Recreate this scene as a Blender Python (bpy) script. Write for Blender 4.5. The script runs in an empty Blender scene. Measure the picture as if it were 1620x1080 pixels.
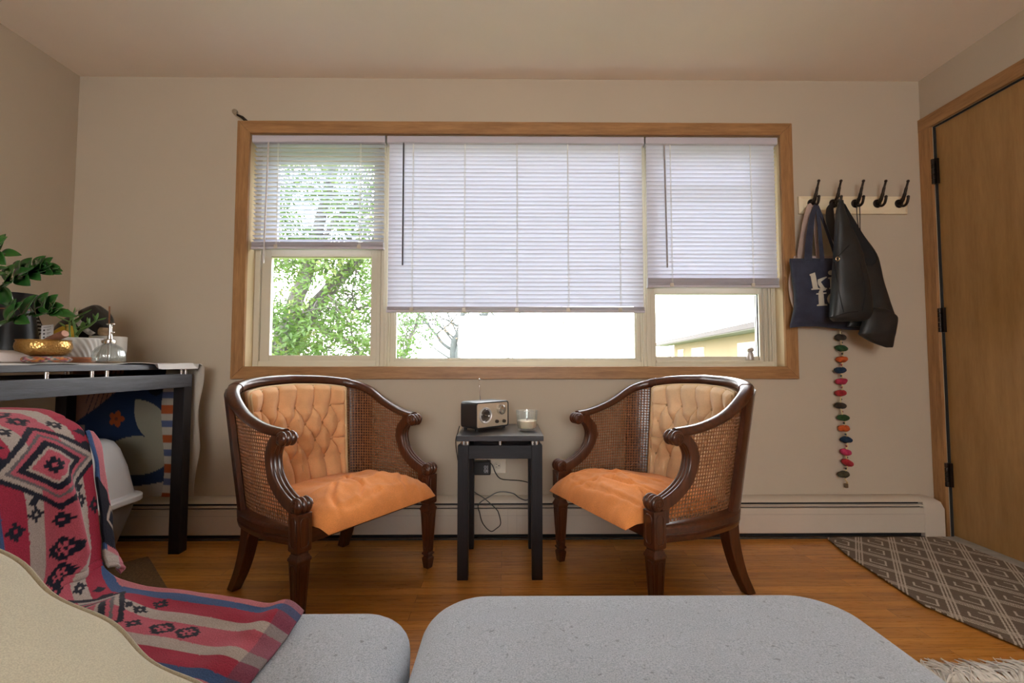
import bpy, math, random
from mathutils import Vector, Matrix, noise
import numpy as np

S = bpy.context.scene
COL = S.collection
PI = math.pi
random.seed(7)

# ------------------------------------------------------------------ camera
CAM_H = 0.8917
YAW, PITCH, ROLL, FPX = 0.0095, 0.0472, 0.0002, 710.4
cam = bpy.data.cameras.new('camera'); cam_o = bpy.data.objects.new('camera', cam); COL.objects.link(cam_o)
_f = Vector((math.sin(YAW)*math.cos(PITCH), math.cos(YAW)*math.cos(PITCH), math.sin(PITCH)))
_r = Vector((math.cos(YAW), -math.sin(YAW), 0)); _u = _r.cross(_f)
cam_o.matrix_world = Matrix(((_r.x, _u.x, -_f.x, 0), (_r.y, _u.y, -_f.y, 0), (_r.z, _u.z, -_f.z, CAM_H), (0, 0, 0, 1)))
cam.sensor_width = 36; cam.lens = FPX/1620*36; cam.clip_start = 0.02; cam.clip_end = 300
S.camera = cam_o

# ------------------------------------------------------------------ light
SKY = 15.5
w = bpy.data.worlds.new('overcast_sky'); S.world = w; w.use_nodes = True
nt = w.node_tree; nt.nodes.clear()
_out = nt.nodes.new('ShaderNodeOutputWorld'); _bg = nt.nodes.new('ShaderNodeBackground')
_tc = nt.nodes.new('ShaderNodeTexCoord'); _sep = nt.nodes.new('ShaderNodeSeparateXYZ')
_rm = nt.nodes.new('ShaderNodeValToRGB')
_rm.color_ramp.elements[0].position = 0.0; _rm.color_ramp.elements[0].color = (1.0, 0.985, 0.96, 1)
_rm.color_ramp.elements[1].position = 0.9; _rm.color_ramp.elements[1].color = (0.86, 0.93, 1.0, 1)
nt.links.new(_tc.outputs['Generated'], _sep.inputs[0]); nt.links.new(_sep.outputs['Z'], _rm.inputs[0])
nt.links.new(_rm.outputs[0], _bg.inputs[0]); nt.links.new(_bg.outputs[0], _out.inputs[0])
_bg.inputs[1].default_value = SKY
S.view_settings.view_transform = 'Standard'; S.view_settings.look = 'None'
S.view_settings.gamma = 1; S.view_settings.use_curve_mapping = False
S.view_settings.exposure = 0.06
S.cycles.max_bounces = 10; S.cycles.diffuse_bounces = 6; S.cycles.glossy_bounces = 4
S.cycles.transparent_max_bounces = 16; S.cycles.transmission_bounces = 8
S.cycles.use_denoising = True; S.cycles.sample_clamp_indirect = 6.0
S.cycles.caustics_reflective = False; S.cycles.caustics_refractive = False

# ------------------------------------------------------------------ helpers
OFF = {}
def root_off(o):
    while o.parent: o = o.parent
    return OFF.get(o.name, Vector((0, 0, 0)))

def tag(o, label=None, cat=None, group=None, kind=None):
    if label: o['label'] = label
    if cat: o['category'] = cat
    if group: o['group'] = group
    if kind: o['kind'] = kind
    return o

def thing(name, label, cat, loc=(0, 0, 0), group=None, kind=None, world=True):
    """Empty at the thing's base; parts are given in world coordinates when world is True, else in local ones."""
    o = bpy.data.objects.new(name, None); COL.objects.link(o); o.location = loc; o.empty_display_size = .05
    OFF[o.name] = Vector(loc) if world else Vector((0, 0, 0))
    return tag(o, label, cat, group, kind)

def catmull(pts, n):
    """resample control points smoothly, n samples per span"""
    P = [Vector(p) for p in pts]; out = []
    for i in range(len(P)-1):
        a = P[i-1] if i else P[0]*2-P[1]; b = P[i]; c = P[i+1]; d = P[i+2] if i+2 < len(P) else P[-1]*2-P[-2]
        for k in range(n):
            t = k/n
            out.append(.5*((2*b)+(c-a)*t+(2*a-5*b+4*c-d)*t*t+(3*b-a-3*c+d)*t**3))
    out.append(P[-1]); return out

def interp(x, xs, ys):
    return float(np.interp(x, xs, ys))

class G:
    def __init__(s): s.v = []; s.f = []; s.col = None
    def add(s, vs, fs):
        n = len(s.v); s.v += [Vector(v) for v in vs]; s.f += [tuple(i+n for i in f) for f in fs]; return s
    def box(s, x0, x1, y0, y1, z0, z1):
        return s.add([(x0,y0,z0),(x1,y0,z0),(x1,y1,z0),(x0,y1,z0),(x0,y0,z1),(x1,y0,z1),(x1,y1,z1),(x0,y1,z1)],
                     [(0,3,2,1),(4,5,6,7),(0,1,5,4),(1,2,6,5),(2,3,7,6),(3,0,4,7)])
    def loft(s, rings, cap=True, closed=True, loop=False):
        n = len(s.v); m = len(rings[0])
        for r in rings: s.v += [Vector(p) for p in r]
        R = len(rings)
        for i in range(R if loop else R-1):
            j = (i+1) % R
            for k in range(m if closed else m-1):
                l = (k+1) % m
                s.f.append((n+i*m+k, n+i*m+l, n+j*m+l, n+j*m+k))
        if cap and not loop and closed:
            s.f.append(tuple(n+k for k in reversed(range(m)))); s.f.append(tuple(n+(R-1)*m+k for k in range(m)))
        return s
    def tube(s, path, r, n=8, loop=False):
        P = [Vector(p) for p in path]; rings = []
        up = None
        for i, p in enumerate(P):
            if loop: t = P[(i+1) % len(P)]-P[i-1]
            else: t = P[min(i+1, len(P)-1)]-P[max(i-1, 0)]
            if t.length < 1e-9: t = Vector((0, 0, 1))
            t.normalize()
            if up is None:
                up = Vector((0, 0, 1)) if abs(t.z) < .9 else Vector((1, 0, 0))
            a = (up-t*up.dot(t))
            if a.length < 1e-6: a = t.orthogonal()
            a.normalize(); b = t.cross(a); up = a
            rr = r[i] if isinstance(r, (list, tuple)) else r
            rings.append([p+(a*math.cos(2*PI*k/n)+b*math.sin(2*PI*k/n))*rr for k in range(n)])
        return s.loft(rings, True, True, loop)
    def sweep(s, path, prof, frame):
        """prof [(a,b)] placed with frame(i, p) -> (A, B) axes"""
        rings = []
        for i, p in enumerate(path):
            A, B = frame(i, p); rings.append([Vector(p)+A*a+B*b for a, b in prof])
        return s.loft(rings)
    def lathe(s, prof, c=(0, 0, 0), n=24, axis='z', mod=None):
        c = Vector(c); rings = []
        for r, h in prof:
            ring = []
            for k in range(n):
                a = 2*PI*k/n; rr = max(r, 1e-4)*(mod(a, h) if mod else 1)
                x, y = rr*math.cos(a), rr*math.sin(a)
                ring.append(c+(Vector((x, y, h)) if axis == 'z' else Vector((h, x, y)) if axis == 'x' else Vector((y, h, x))))
            rings.append(ring)
        return s.loft(rings)
    def ball(s, c, rx, ry=None, rz=None, n=12, m=8, jit=0):
        ry = ry or rx; rz = rz or rx; c = Vector(c); rings = []
        for i in range(m+1):
            t = -PI/2+PI*i/m
            ring = []
            for k in range(n):
                a = 2*PI*k/n; q = 1+random.uniform(-jit, jit)
                ring.append(c+Vector((rx*max(math.cos(t), .01)*math.cos(a)*q, ry*max(math.cos(t), .01)*math.sin(a)*q, rz*math.sin(t)*q)))
            rings.append(ring)
        return s.loft(rings)
    def prism(s, poly, fn, d):
        """poly 2D list, fn(a,b,h) -> 3D, thickness d"""
        n = len(poly)
        a = [fn(p[0], p[1], 0) for p in poly]; b = [fn(p[0], p[1], d) for p in poly]
        return s.add(a+b, [tuple(range(n)), tuple(reversed(range(n, 2*n)))]+[(k, k+n, (k+1) % n+n, (k+1) % n) for k in range(n)])
    def grid(s, fn, nu, nv):
        n = len(s.v)
        for j in range(nv+1):
            for i in range(nu+1): s.v.append(Vector(fn(i/nu, j/nv)))
        for j in range(nv):
            for i in range(nu):
                a = n+j*(nu+1)+i; s.f.append((a, a+1, a+nu+2, a+nu+1))
        return s
    def xf(s, M):
        s.v = [M @ v for v in s.v]; return s
    def obj(s, name, mat, parent=None, smooth=True, ang=38, bevel=0, seg=2, sub=0, solid=0, soff=0, flip=False, attr=None):
        me = bpy.data.meshes.new(name)
        off = root_off(parent) if parent else Vector((0, 0, 0))
        base = Vector((0, 0, 0))
        vs = [v-off for v in s.v]
        if parent is None and vs:                      # a thing that is one mesh: origin at its base
            lo = Vector((min(v.x for v in vs), min(v.y for v in vs), min(v.z for v in vs)))
            hi = Vector((max(v.x for v in vs), max(v.y for v in vs), max(v.z for v in vs)))
            base = Vector(((lo.x+hi.x)/2, (lo.y+hi.y)/2, lo.z)); vs = [v-base for v in vs]
        me.from_pydata(vs, [], s.f)
        import bmesh
        bm = bmesh.new(); bm.from_mesh(me)
        if not flip: bmesh.ops.recalc_face_normals(bm, faces=bm.faces)
        bm.to_mesh(me); bm.free()
        if smooth:
            me.polygons.foreach_set('use_smooth', [True]*len(me.polygons)); me.set_sharp_from_angle(angle=math.radians(ang))
        if attr is not None:
            ca = me.color_attributes.new('pattern', 'FLOAT_COLOR', 'POINT')
            ca.data.foreach_set('color', np.array([tuple(c)+(1,) for c in attr], dtype=np.float32).ravel())
        me.materials.append(mat)
        o = bpy.data.objects.new(name, me); COL.objects.link(o)
        if parent: o.parent = parent
        else: o.location = base; OFF[o.name] = base
        if solid:
            m = o.modifiers.new('solid', 'SOLIDIFY'); m.thickness = solid; m.offset = soff
        if bevel:
            m = o.modifiers.new('bevel', 'BEVEL'); m.width = bevel; m.segments = seg; m.limit_method = 'ANGLE'; m.angle_limit = math.radians(40)
            m.harden_normals = False
        if sub:
            m = o.modifiers.new('sub', 'SUBSURF'); m.levels = sub; m.render_levels = sub
        return o

# ------------------------------------------------------------------ materials
def srgb(r, g, b):
    f = lambda c: (c/255/12.92 if c/255 <= .04045 else ((c/255+.055)/1.055)**2.4)
    return (f(r), f(g), f(b))

class M:
    """small node builder around one Principled BSDF"""
    def __init__(s, name):
        s.m = bpy.data.materials.new(name); s.m.use_nodes = True; s.t = s.m.node_tree
        s.p = s.t.nodes['Principled BSDF']; s.o = s.t.nodes['Material Output']
    def n(s, typ, **kw):
        x = s.t.nodes.new('ShaderNode'+typ)
        for k, v in kw.items():
            if k.startswith('i_'):
                key = k[2:].replace('_', ' ')
                x.inputs[int(key) if key.isdigit() else key].default_value = v
            else: setattr(x, k, v)
        return x
    def l(s, a, b): s.t.links.new(a, b)
    def coord(s, which='Object', scale=(1, 1, 1), rot=(0, 0, 0)):
        tc = s.n('TexCoord'); mp = s.n('Mapping'); mp.inputs['Scale'].default_value = scale; mp.inputs['Rotation'].default_value = rot
        s.l(tc.outputs[which], mp.inputs[0]); return mp.outputs[0]
    def ramp(s, fac, stops):
        r = s.n('ValToRGB'); e = r.color_ramp.elements
        while len(e) < len(stops): e.new(.5)
        for k, (p, c) in enumerate(stops):
            e[k].position = p; e[k].color = (*c, 1) if len(c) == 3 else c
        s.l(fac, r.inputs[0]); return r.outputs[0]
    def mix(s, fac, a, b, mode='MIX'):
        x = s.n('Mix', data_type='RGBA', blend_type=mode)
        for sock, v in ((x.inputs[0], fac), (x.inputs[6], a), (x.inputs[7], b)):
            if hasattr(v, 'is_linked') or hasattr(v, 'links'): s.l(v, sock)
            else: sock.default_value = v if isinstance(v, (int, float)) else (*v, 1)
        return x.outputs[2]
    def math(s, op, a, b=None):
        x = s.n('Math', operation=op)
        for sock, v in ((x.inputs[0], a), (x.inputs[1], b)):
            if v is None: continue
            if hasattr(v, 'links'): s.l(v, sock)
            else: sock.default_value = v
        return x.outputs[0]
    def noise(s, vec, scale, detail=3, rough=.55, out='Fac'):
        x = s.n('TexNoise', i_Scale=scale, i_Detail=detail, i_Roughness=rough); s.l(vec, x.inputs['Vector']); return x.outputs[out]
    def col(s, c):
        if hasattr(c, 'links'): s.l(c, s.p.inputs['Base Color'])
        else: s.p.inputs['Base Color'].default_value = (*c, 1)
        return s
    def set(s, **kw):
        for k, v in kw.items():
            key = k.replace('_', ' ')
            if hasattr(v, 'links'): s.l(v, s.p.inputs[key])
            else: s.p.inputs[key].default_value = v
        return s
    def bump(s, h, strength=.3, dist=.002):
        b = s.n('Bump'); b.inputs['Strength'].default_value = strength; b.inputs['Distance'].default_value = dist
        s.l(h, b.inputs['Height']); s.l(b.outputs[0], s.p.inputs['Normal']); return s

def plain(name, c, rough=.5, metal=0, var=.12, scale=14, bump=0, spec=.5, bscale=None, bdist=.002):
    """solid colour with a little tonal noise and optional fine relief"""
    m = M(name); v = m.coord()
    f = m.noise(v, scale, 4)
    lo = tuple(x*(1-var) for x in c); hi = tuple(min(x*(1+var), 1) for x in c)
    m.col(m.ramp(f, [(.3, lo), (.7, hi)])).set(Roughness=rough, Metallic=metal, Specular_IOR_Level=spec)
    if bump: m.bump(m.noise(v, bscale or scale*8, 3), bump, bdist)
    return m.m

def wood(name, dark, light, axis=0, rough=.35, scale=1.0, coat=0, stretch=14, bump=.12):
    m = M(name); sc = [stretch*scale]*3; sc[axis] = 1.3*scale
    v = m.coord('Object', tuple(sc))
    f1 = m.noise(v, 3.0, 6, .6); f2 = m.noise(v, 14, 4, .6)
    f = m.math('ADD', m.math('MULTIPLY', f1, .7), m.math('MULTIPLY', f2, .3))
    m.col(m.ramp(f, [(.32, dark), (.5, tuple((a+b)/2 for a, b in zip(dark, light))), (.68, light)])).set(Roughness=rough, Coat_Weight=coat, Coat_Roughness=.15)
    m.bump(f2, bump, .0015); return m.m

def fabric(name, c, var=.15, weave=900, rough=.9, sheen=.2, bump=.35, scale=6):
    m = M(name); v = m.coord()
    f = m.noise(v, scale, 4); g = m.noise(v, weave, 2)
    base = m.ramp(f, [(.3, tuple(x*(1-var) for x in c)), (.7, tuple(min(1, x*(1+var)) for x in c))])
    fine = m.ramp(g, [(.35, (.78, .78, .78)), (.65, (1, 1, 1))])
    m.col(m.mix(1.0, base, fine, 'MULTIPLY')).set(Roughness=rough, Sheen_Weight=sheen, Specular_IOR_Level=.2)
    m.bump(g, bump, .001); return m.m

def attr_mat(name, rough=.9, sheen=.3, weave=700, bump=.5, amt=.3):
    """woven cloth whose design is stored on the mesh"""
    m = M(name); a = m.n('VertexColor', layer_name='pattern'); v = m.coord()
    g = m.noise(v, weave, 3, .7)
    m.col(m.mix(1.0, a.outputs[0], m.ramp(g, [(.3, (1-amt,)*3), (.7, (1, 1, 1))]), 'MULTIPLY')).set(Roughness=rough, Sheen_Weight=sheen, Specular_IOR_Level=.15)
    m.bump(g, bump, .0015); return m.m

def glass_mat(name, tint=(1, 1, 1), refl=.08, rough=.02, edge=.6, film=0):
    m = M(name); m.t.nodes.remove(m.p)
    t = m.n('BsdfTransparent'); t.inputs[0].default_value = (*tint, 1)
    g = m.n('BsdfGlossy'); g.inputs['Roughness'].default_value = rough
    fr = m.n('LayerWeight', i_Blend=.25); mx = m.n('MixShader')
    f = m.math('ADD', m.math('MULTIPLY', fr.outputs['Fresnel'], edge), refl*.4)
    m.l(f, mx.inputs[0]); m.l(t.outputs[0], mx.inputs[1]); m.l(g.outputs[0], mx.inputs[2])
    last = mx
    if film:                                     # smoky deposit on the glass
        d = m.n('BsdfDiffuse'); d.inputs[0].default_value = (.85, .88, .87, 1); last = m.n('MixShader'); last.inputs[0].default_value = film
        m.l(mx.outputs[0], last.inputs[1]); m.l(d.outputs[0], last.inputs[2])
    m.l(last.outputs[0], m.o.inputs[0])
    return m.m

def translucent(name, c, amt=.35, rough=.5):
    m = M(name); m.col(c).set(Roughness=rough, Specular_IOR_Level=.3)
    t = m.n('BsdfTranslucent'); t.inputs[0].default_value = (*c, 1); mx = m.n('MixShader'); mx.inputs[0].default_value = amt
    m.l(m.p.outputs[0], mx.inputs[1]); m.l(t.outputs[0], mx.inputs[2]); m.l(mx.outputs[0], m.o.inputs[0]); return m.m

def leaf_mat(name, stops, scale=3, amt=.35, rough=.45):
    m = M(name); v = m.coord(); c = m.ramp(m.noise(v, scale, 3, .7), stops)
    m.col(c).set(Roughness=rough)
    t = m.n('BsdfTranslucent'); m.l(c, t.inputs[0]); mx = m.n('MixShader'); mx.inputs[0].default_value = amt
    m.l(m.p.outputs[0], mx.inputs[1]); m.l(t.outputs[0], mx.inputs[2]); m.l(mx.outputs[0], m.o.inputs[0]); return m.m

WALL = plain('wall_paint', (.515, .435, .335), .75, var=.03, scale=1.6, bump=.05, bscale=120, bdist=.0005)
CEIL = plain('ceiling_paint', (.86, .765, .66), .85, var=.03, scale=1.5, bump=.1, bscale=160, bdist=.0006)
def floor_mat():
    m = M('hardwood_strips')
    v = m.coord('Object')
    b = m.n('TexBrick'); b.offset = .37; b.offset_frequency = 2; b.squash = 1
    for k, x in dict(Scale=1.0, Mortar_Size=.0008, Mortar_Smooth=.1, Bias=0, Brick_Width=.86, Row_Height=.057).items(): b.inputs[k.replace('_', ' ')].default_value = x
    b.inputs['Color1'].default_value = (0, 0, 0, 1); b.inputs['Color2'].default_value = (1, 1, 1, 1); b.inputs['Mortar'].default_value = (.5, .5, .5, 1)
    m.l(v, b.inputs['Vector'])
    sh = m.n('Combine XYZ'.replace(' ', '')); m.l(b.outputs['Color'], sh.inputs[1])
    va = m.n('VectorMath', operation='ADD'); mp = m.n('Mapping'); mp.inputs['Scale'].default_value = (1.2, 16, 1); m.l(v, mp.inputs[0])
    m.l(mp.outputs[0], va.inputs[0]); vs = m.n('VectorMath', operation='SCALE'); vs.inputs['Scale'].default_value = 7.0; m.l(sh.outputs[0], vs.inputs[0]); m.l(vs.outputs[0], va.inputs[1])
    g = m.noise(va.outputs[0], 3.2, 6, .62); g2 = m.noise(va.outputs[0], 16, 3, .6)
    f = m.math('ADD', m.math('MULTIPLY', g, .75), m.math('MULTIPLY', g2, .25))
    grain = m.ramp(f, [(.30, (.34, .125, .020)), (.5, (.58, .245, .044)), (.7, (.72, .34, .080))])
    tone = m.ramp(b.outputs['Color'], [(0, (.78, .74, .70)), (1, (1.1, 1.08, 1.05))])
    c = m.mix(1.0, grain, tone, 'MULTIPLY')
    c = m.mix(m.math('MULTIPLY', b.outputs['Fac'], .75), c, (.08, .025, .008))
    m.col(c).set(Roughness=m.ramp(g2, [(.3, (.26,)*3), (.7, (.36,)*3)]), Coat_Weight=.25, Coat_Roughness=.2)
    m.bump(m.math('SUBTRACT', 1.0, b.outputs['Fac']), .25, .001)
    return m.m
FLOOR = floor_mat()
OAK = wood('oak_trim', srgb(132, 92, 56), srgb(182, 136, 88), 0, .45, 1.0)
OAKV = wood('oak_trim_upright', srgb(132, 92, 56), srgb(182, 136, 88), 2, .45, 1.0)
DOORM = wood('birch_veneer', srgb(146, 108, 62), srgb(172, 132, 82), 2, .38, .7, .15, 9)
VINYL = plain('almond_vinyl', (.60, .55, .44), .45, var=.03, scale=3)
SLAT = translucent('blind_slat', (.79, .81, .89), .26, .45)
RAILM = translucent('shaded_blind_rail', (.58, .55, .61), .04, .45)  # purple-grey shade of the rails and stacked slats is put into this colour
CORDW = plain('white_cord', (.85, .84, .8), .7)
GLASS = glass_mat('window_glass')
MAHOG = wood('mahogany', (.030, .0085, .004), (.110, .032, .012), 2, .28, 1.6, .3)
MAHOGX = wood('mahogany_lengthwise', (.030, .0085, .004), (.105, .030, .011), 0, .28, 1.6, .3)
CANE = plain('woven_cane', (.25, .095, .029), .5, var=.22, scale=60, bump=.4, bscale=500)
BLACKW = wood('black_brown_wood', (.008, .007, .009), (.022, .020, .024), 0, .42, 1.4, .0)
BLACKWV = wood('black_brown_wood_upright', (.007, .006, .008), (.017, .015, .018), 2, .45, 1.4, .0)
for _m in (BLACKW, BLACKWV): _m.node_tree.nodes['Principled BSDF'].inputs['Specular IOR Level'].default_value = .3
CHROME = plain('brushed_steel', (.72, .70, .68), .25, 1, .05)
BRONZE = plain('oil_rubbed_bronze', (.035, .025, .02), .38, .8, .2, 30)
HEATER = plain('cream_enamel', (.58, .50, .41), .45, var=.05, scale=4)
BLACKP = plain('black_plastic', (.012, .012, .013), .4)
DARKGAP = plain('gap_shade', (.01, .01, .01), .8)  # near-black colour standing in for shade in gaps
IVORY = plain('ivory_plastic', (.72, .64, .52), .4, var=.03)
CREAMP = plain('cream_painted_wood', (.82, .70, .49), .5, var=.05, scale=8)

XL, XR, D, H = -2.3182, 2.2635, 2.385, 2.44
YB = -2.6
WX0, WX1, WZ0, WZ1 = -1.385, 1.476, .872, 2.124

# ------------------------------------------------------------------ room shell
def structure(name, g, mat, **kw):
    o = g.obj(name, mat, **kw); o['kind'] = 'structure'; return o
structure('floor', G().box(XL-.2, XR+.2, YB-.2, D+.2, -.12, 0), FLOOR, smooth=False)
structure('ceiling', G().box(XL-.2, XR+.2, YB-.2, D+.2, H, H+.15), CEIL, smooth=False)
structure('wall_left', G().box(XL-.15, XL, YB, D+.15, 0, H), WALL, smooth=False)
_j = .0122
_g = G(); _g.box(XL, WX0-_j, D, D+.15, 0, H); _g.box(WX1+_j, XR, D, D+.15, 0, H); _g.box(WX0-_j, WX1+_j, D, D+.15, 0, WZ0-_j); _g.box(WX0-_j, WX1+_j, D, D+.15, WZ1+_j, H)
structure('wall_back', _g, WALL, smooth=False)
DY0, DY1, DZ = 1.40, 2.317, 2.147            # door opening in the right-hand wall
_g = G(); _g.box(XR, XR+.15, DY1, D+.15, 0, H); _g.box(XR, XR+.15, YB, DY0, 0, H); _g.box(XR, XR+.15, DY0, DY1, DZ, H)
structure('wall_right', _g, WALL, smooth=False)
# unseen opening added in the wall behind the viewer to let in sky fill
RX0, RX1, RZ0, RZ1 = -.85, .85, .95, 2.0
_g = G(); _g.box(XL, RX0, YB-.15, YB, 0, H); _g.box(RX1, XR, YB-.15, YB, 0, H); _g.box(RX0, RX1, YB-.15, YB, 0, RZ0); _g.box(RX0, RX1, YB-.15, YB, RZ1, H)
structure('wall_front', _g, WALL, smooth=False)

# door with its casing, in the right-hand wall
d1 = thing('door_1', None, None, (XR, (DY0+DY1)/2, 0), kind='structure')
G().box(XR+.012, XR+.052, DY0+.004, DY1-.006, .012, DZ-.006).obj('door_panel', DOORM, d1, bevel=.0015)
g = G()
_cw = .07
for y0, y1 in ((DY1, D-.001), (DY0-_cw, DY0)):
    g.box(XR-.016, XR, y0, y1, 0, DZ)
g.obj('door_casing', OAKV, d1, bevel=.002)
def miter(z0, z1):
    return G().box(XR-.017, XR, DY0-_cw, D-.001, z0, z1)
miter(DZ, DZ+_cw).obj('door_casing', wood('oak_trim_along_wall', srgb(128, 90, 54), srgb(176, 132, 86), 1, .45), d1, bevel=.002)
G().box(XR+.002, XR+.014, DY1-.0045, DY1+.001, 0, DZ).box(XR+.002, XR+.014, DY0, DY1, DZ-.0045, DZ).obj('door_gap_shade', DARKGAP, d1, smooth=False)  # dark strips that paint in the shade of the gap round the door
for z0, z1 in ((1.835, 1.97), (1.05, 1.177), (.257, .378)):
    g = G(); g.box(XR-.004, XR+.011, DY1-.018, DY1+.012, z0, z1)
    hz = (z1-z0)/5
    for k in range(5):
        g.lathe([(.0075, z0+k*hz+.001), (.008, z0+k*hz+.004), (.008, z0+(k+1)*hz-.004), (.0075, z0+(k+1)*hz-.001)], (XR-.010, DY1-.004, 0), 12)
    g.obj('hinge', BRONZE, d1)
G().box(XR-.055, XR+.06, DY0, DY1-.01, 0.0005, .010).obj('threshold', plain('grey_stone_sill', (.36, .35, .32), .5, var=.2, scale=20), d1, bevel=.003)

# ------------------------------------------------------------------ window in the back wall
w1 = thing('window_1', None, None, ((WX0+WX1)/2, D, WZ0), kind='structure')
CW = .067
ox0, ox1, oz0, oz1 = WX0-CW, WX1+CW, WZ0-.066, WZ1+CW
def cas(poly): return G().prism(poly, lambda a, b, h: (a, D-h, b), .019)
cas([(ox0, oz0), (WX0, WZ0), (WX0, WZ1), (ox0, oz1)]).obj('casing', OAKV, w1, bevel=.0025, smooth=True)
cas([(ox1, oz0), (ox1, oz1), (WX1, WZ1), (WX1, WZ0)]).obj('casing', OAKV, w1, bevel=.0025)
cas([(ox0, oz1), (WX0, WZ1), (WX1, WZ1), (ox1, oz1)]).obj('casing', OAK, w1, bevel=.0025)
cas([(ox0, oz0), (ox1, oz0), (WX1, WZ0), (WX0, WZ0)]).obj('casing', OAK, w1, bevel=.0025)
YF = D+.062
JAMB = plain('jamb_paint', (.66, .53, .34), .5, var=.05, scale=5)
g = G(); t = .012
g.box(WX0-t, WX0, D-.004, D+.149, WZ0-t, WZ1+t); g.box(WX1, WX1+t, D-.004, D+.149, WZ0-t, WZ1+t)
g.box(WX0, WX1, D-.004, D+.149, WZ1, WZ1+t); g.box(WX0, WX1, D-.004, D+.149, WZ0-t, WZ0)
g.obj('jamb', JAMB, w1, bevel=.001)
def rect(g, x0, x1, z0, z1, wl, wr, wb, wt, y0, y1):
    g.box(x0, x0+wl, y0, y1, z0, z1); g.box(x1-wr, x1, y0, y1, z0, z1)
    g.box(x0+wl, x1-wr, y0, y1, z0, z0+wb); g.box(x0+wl, x1-wr, y0, y1, z1-wt, z1); return g
def pane(x0, x1, z0, z1, y):
    G().box(x0, x1, y, y+.004, z0, z1).obj('glass_pane', GLASS, w1, smooth=False)
# three units share mullions
g = G()
rect(g, WX0+.001, -.700, WZ0, WZ1, .030, .014, .030, .03, YF, YF+.07)
g.box(-.712, -.692, YF-.016, YF+.07, WZ0, WZ1); g.box(-.690, -.670, YF-.020, YF+.07, WZ0, WZ1); g.box(-.670, -.655, YF-.012, YF+.07, WZ0, WZ1)
g.box(.742, .758, YF-.012, YF+.07, WZ0, WZ1); g.box(.758, .780, YF-.020, YF+.07, WZ0, WZ1); g.box(.780, .802, YF-.014, YF+.07, WZ0, WZ1)
rect(g, -.655, .742, WZ0, WZ1, .012, .012, .026, .03, YF, YF+.07)
rect(g, .802, WX1-.001, WZ0, WZ1, .006, .014, .026, .03, YF, YF+.07)
g.obj('window_frame', VINYL, w1, bevel=.002)
# left unit: double hung
g = rect(G(), -1.352, -.716, .900, 1.512, .052, .036, .032, .038, YF+.012, YF+.04)
rect(g, -1.312, -.745, .924, 1.482, .010, .008, .008, .010, YF+.02, YF+.036); g.obj('sash', VINYL, w1, bevel=.002)
g = rect(G(), -1.352, -.716, 1.475, 2.10, .062, .036, .036, .09, YF+.042, YF+.068); g.obj('sash', VINYL, w1, bevel=.002)
pane(-1.302, -.753, .932, 1.474, YF+.026); pane(-1.29, -.752, 1.511, 2.01, YF+.055)
# centre: fixed picture window
g = rect(G(), -.643, .730, .895, 2.10, .024, .022, .016, .03, YF+.010, YF+.045)
rect(g, -.619, .708, .911, 2.07, .007, .007, .006, .007, YF+.018, YF+.04); g.obj('sash', VINYL, w1, bevel=.002)
pane(-.612, .701, .917, 2.063, YF+.03)
# right unit: slider over a screen track
g = rect(G(), .808, 1.405, .896, 1.318, .008, .022, .030, .048, YF+.010, YF+.042)
g.box(.812, 1.40, YF-.004, YF+.01, .890, .905); g.box(1.383, 1.389, YF, YF+.05, .90, 1.27)
g.obj('sash', VINYL, w1, bevel=.002)
g = G(); [g.box(a, b, YF+y, YF+.06, .896, 2.10) for a, b, y in ((1.409, 1.417, .0), (1.423, 1.431, .008), (1.437, 1.446, 0), (1.452, 1.462, .004))]
g.obj('track', VINYL, w1, bevel=.001)
g = rect(G(), .808, 1.405, 1.30, 2.10, .02, .03, .03, .05, YF+.044, YF+.068); g.box(.82, 1.39, YF+.046, YF+.066, 1.845, 1.872); g.obj('sash', VINYL, w1, bevel=.002)
pane(.818, 1.382, .927, 1.27, YF+.026); pane(.83, 1.376, 1.33, 2.05, YF+.056)
g = G(); lx, ly, lz = 1.326, YF+.000, .906
g.lathe([(.020, 0), (.021, .004), (.018, .03), (.015, .042), (.006, .046)], (lx, ly, lz), 16); g.ball((lx+.002, ly, lz+.056), .019, .017, .016)
g.tube([(lx-.004, ly-.015, lz+.06), (lx-.022, ly-.018, lz+.058)], .005, 8)
g.obj('sash_lock', plain('worn_latch_metal', (.45, .42, .40), .4, .6), w1)

# small curtain bracket left on top of the casing
br = thing('curtain_bracket', 'small bronze curtain bracket on the upper corner of the window casing', 'bracket', (-1.43, D-.03, oz1))
g = G(); g.tube([(-1.405, D-.004, oz1-.004), (-1.425, D-.02, oz1+.016), (-1.440, D-.045, oz1+.017)], [.009, .008, .005], 10); g.obj('arm', BRONZE, br)
g = G(); g.lathe([(.0, -.008), (.013, -.006), (.014, 0), (.013, .006), (.0, .008)], (-1.447, D-.05, oz1+.030), 14, 'y'); g.tube([(-1.445, D-.046, oz1+.016), (-1.447, D-.05, oz1+.026)], .004, 8); g.obj('cup', plain('dull_brass', (.42, .36, .27), .4, .7), br)

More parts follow.
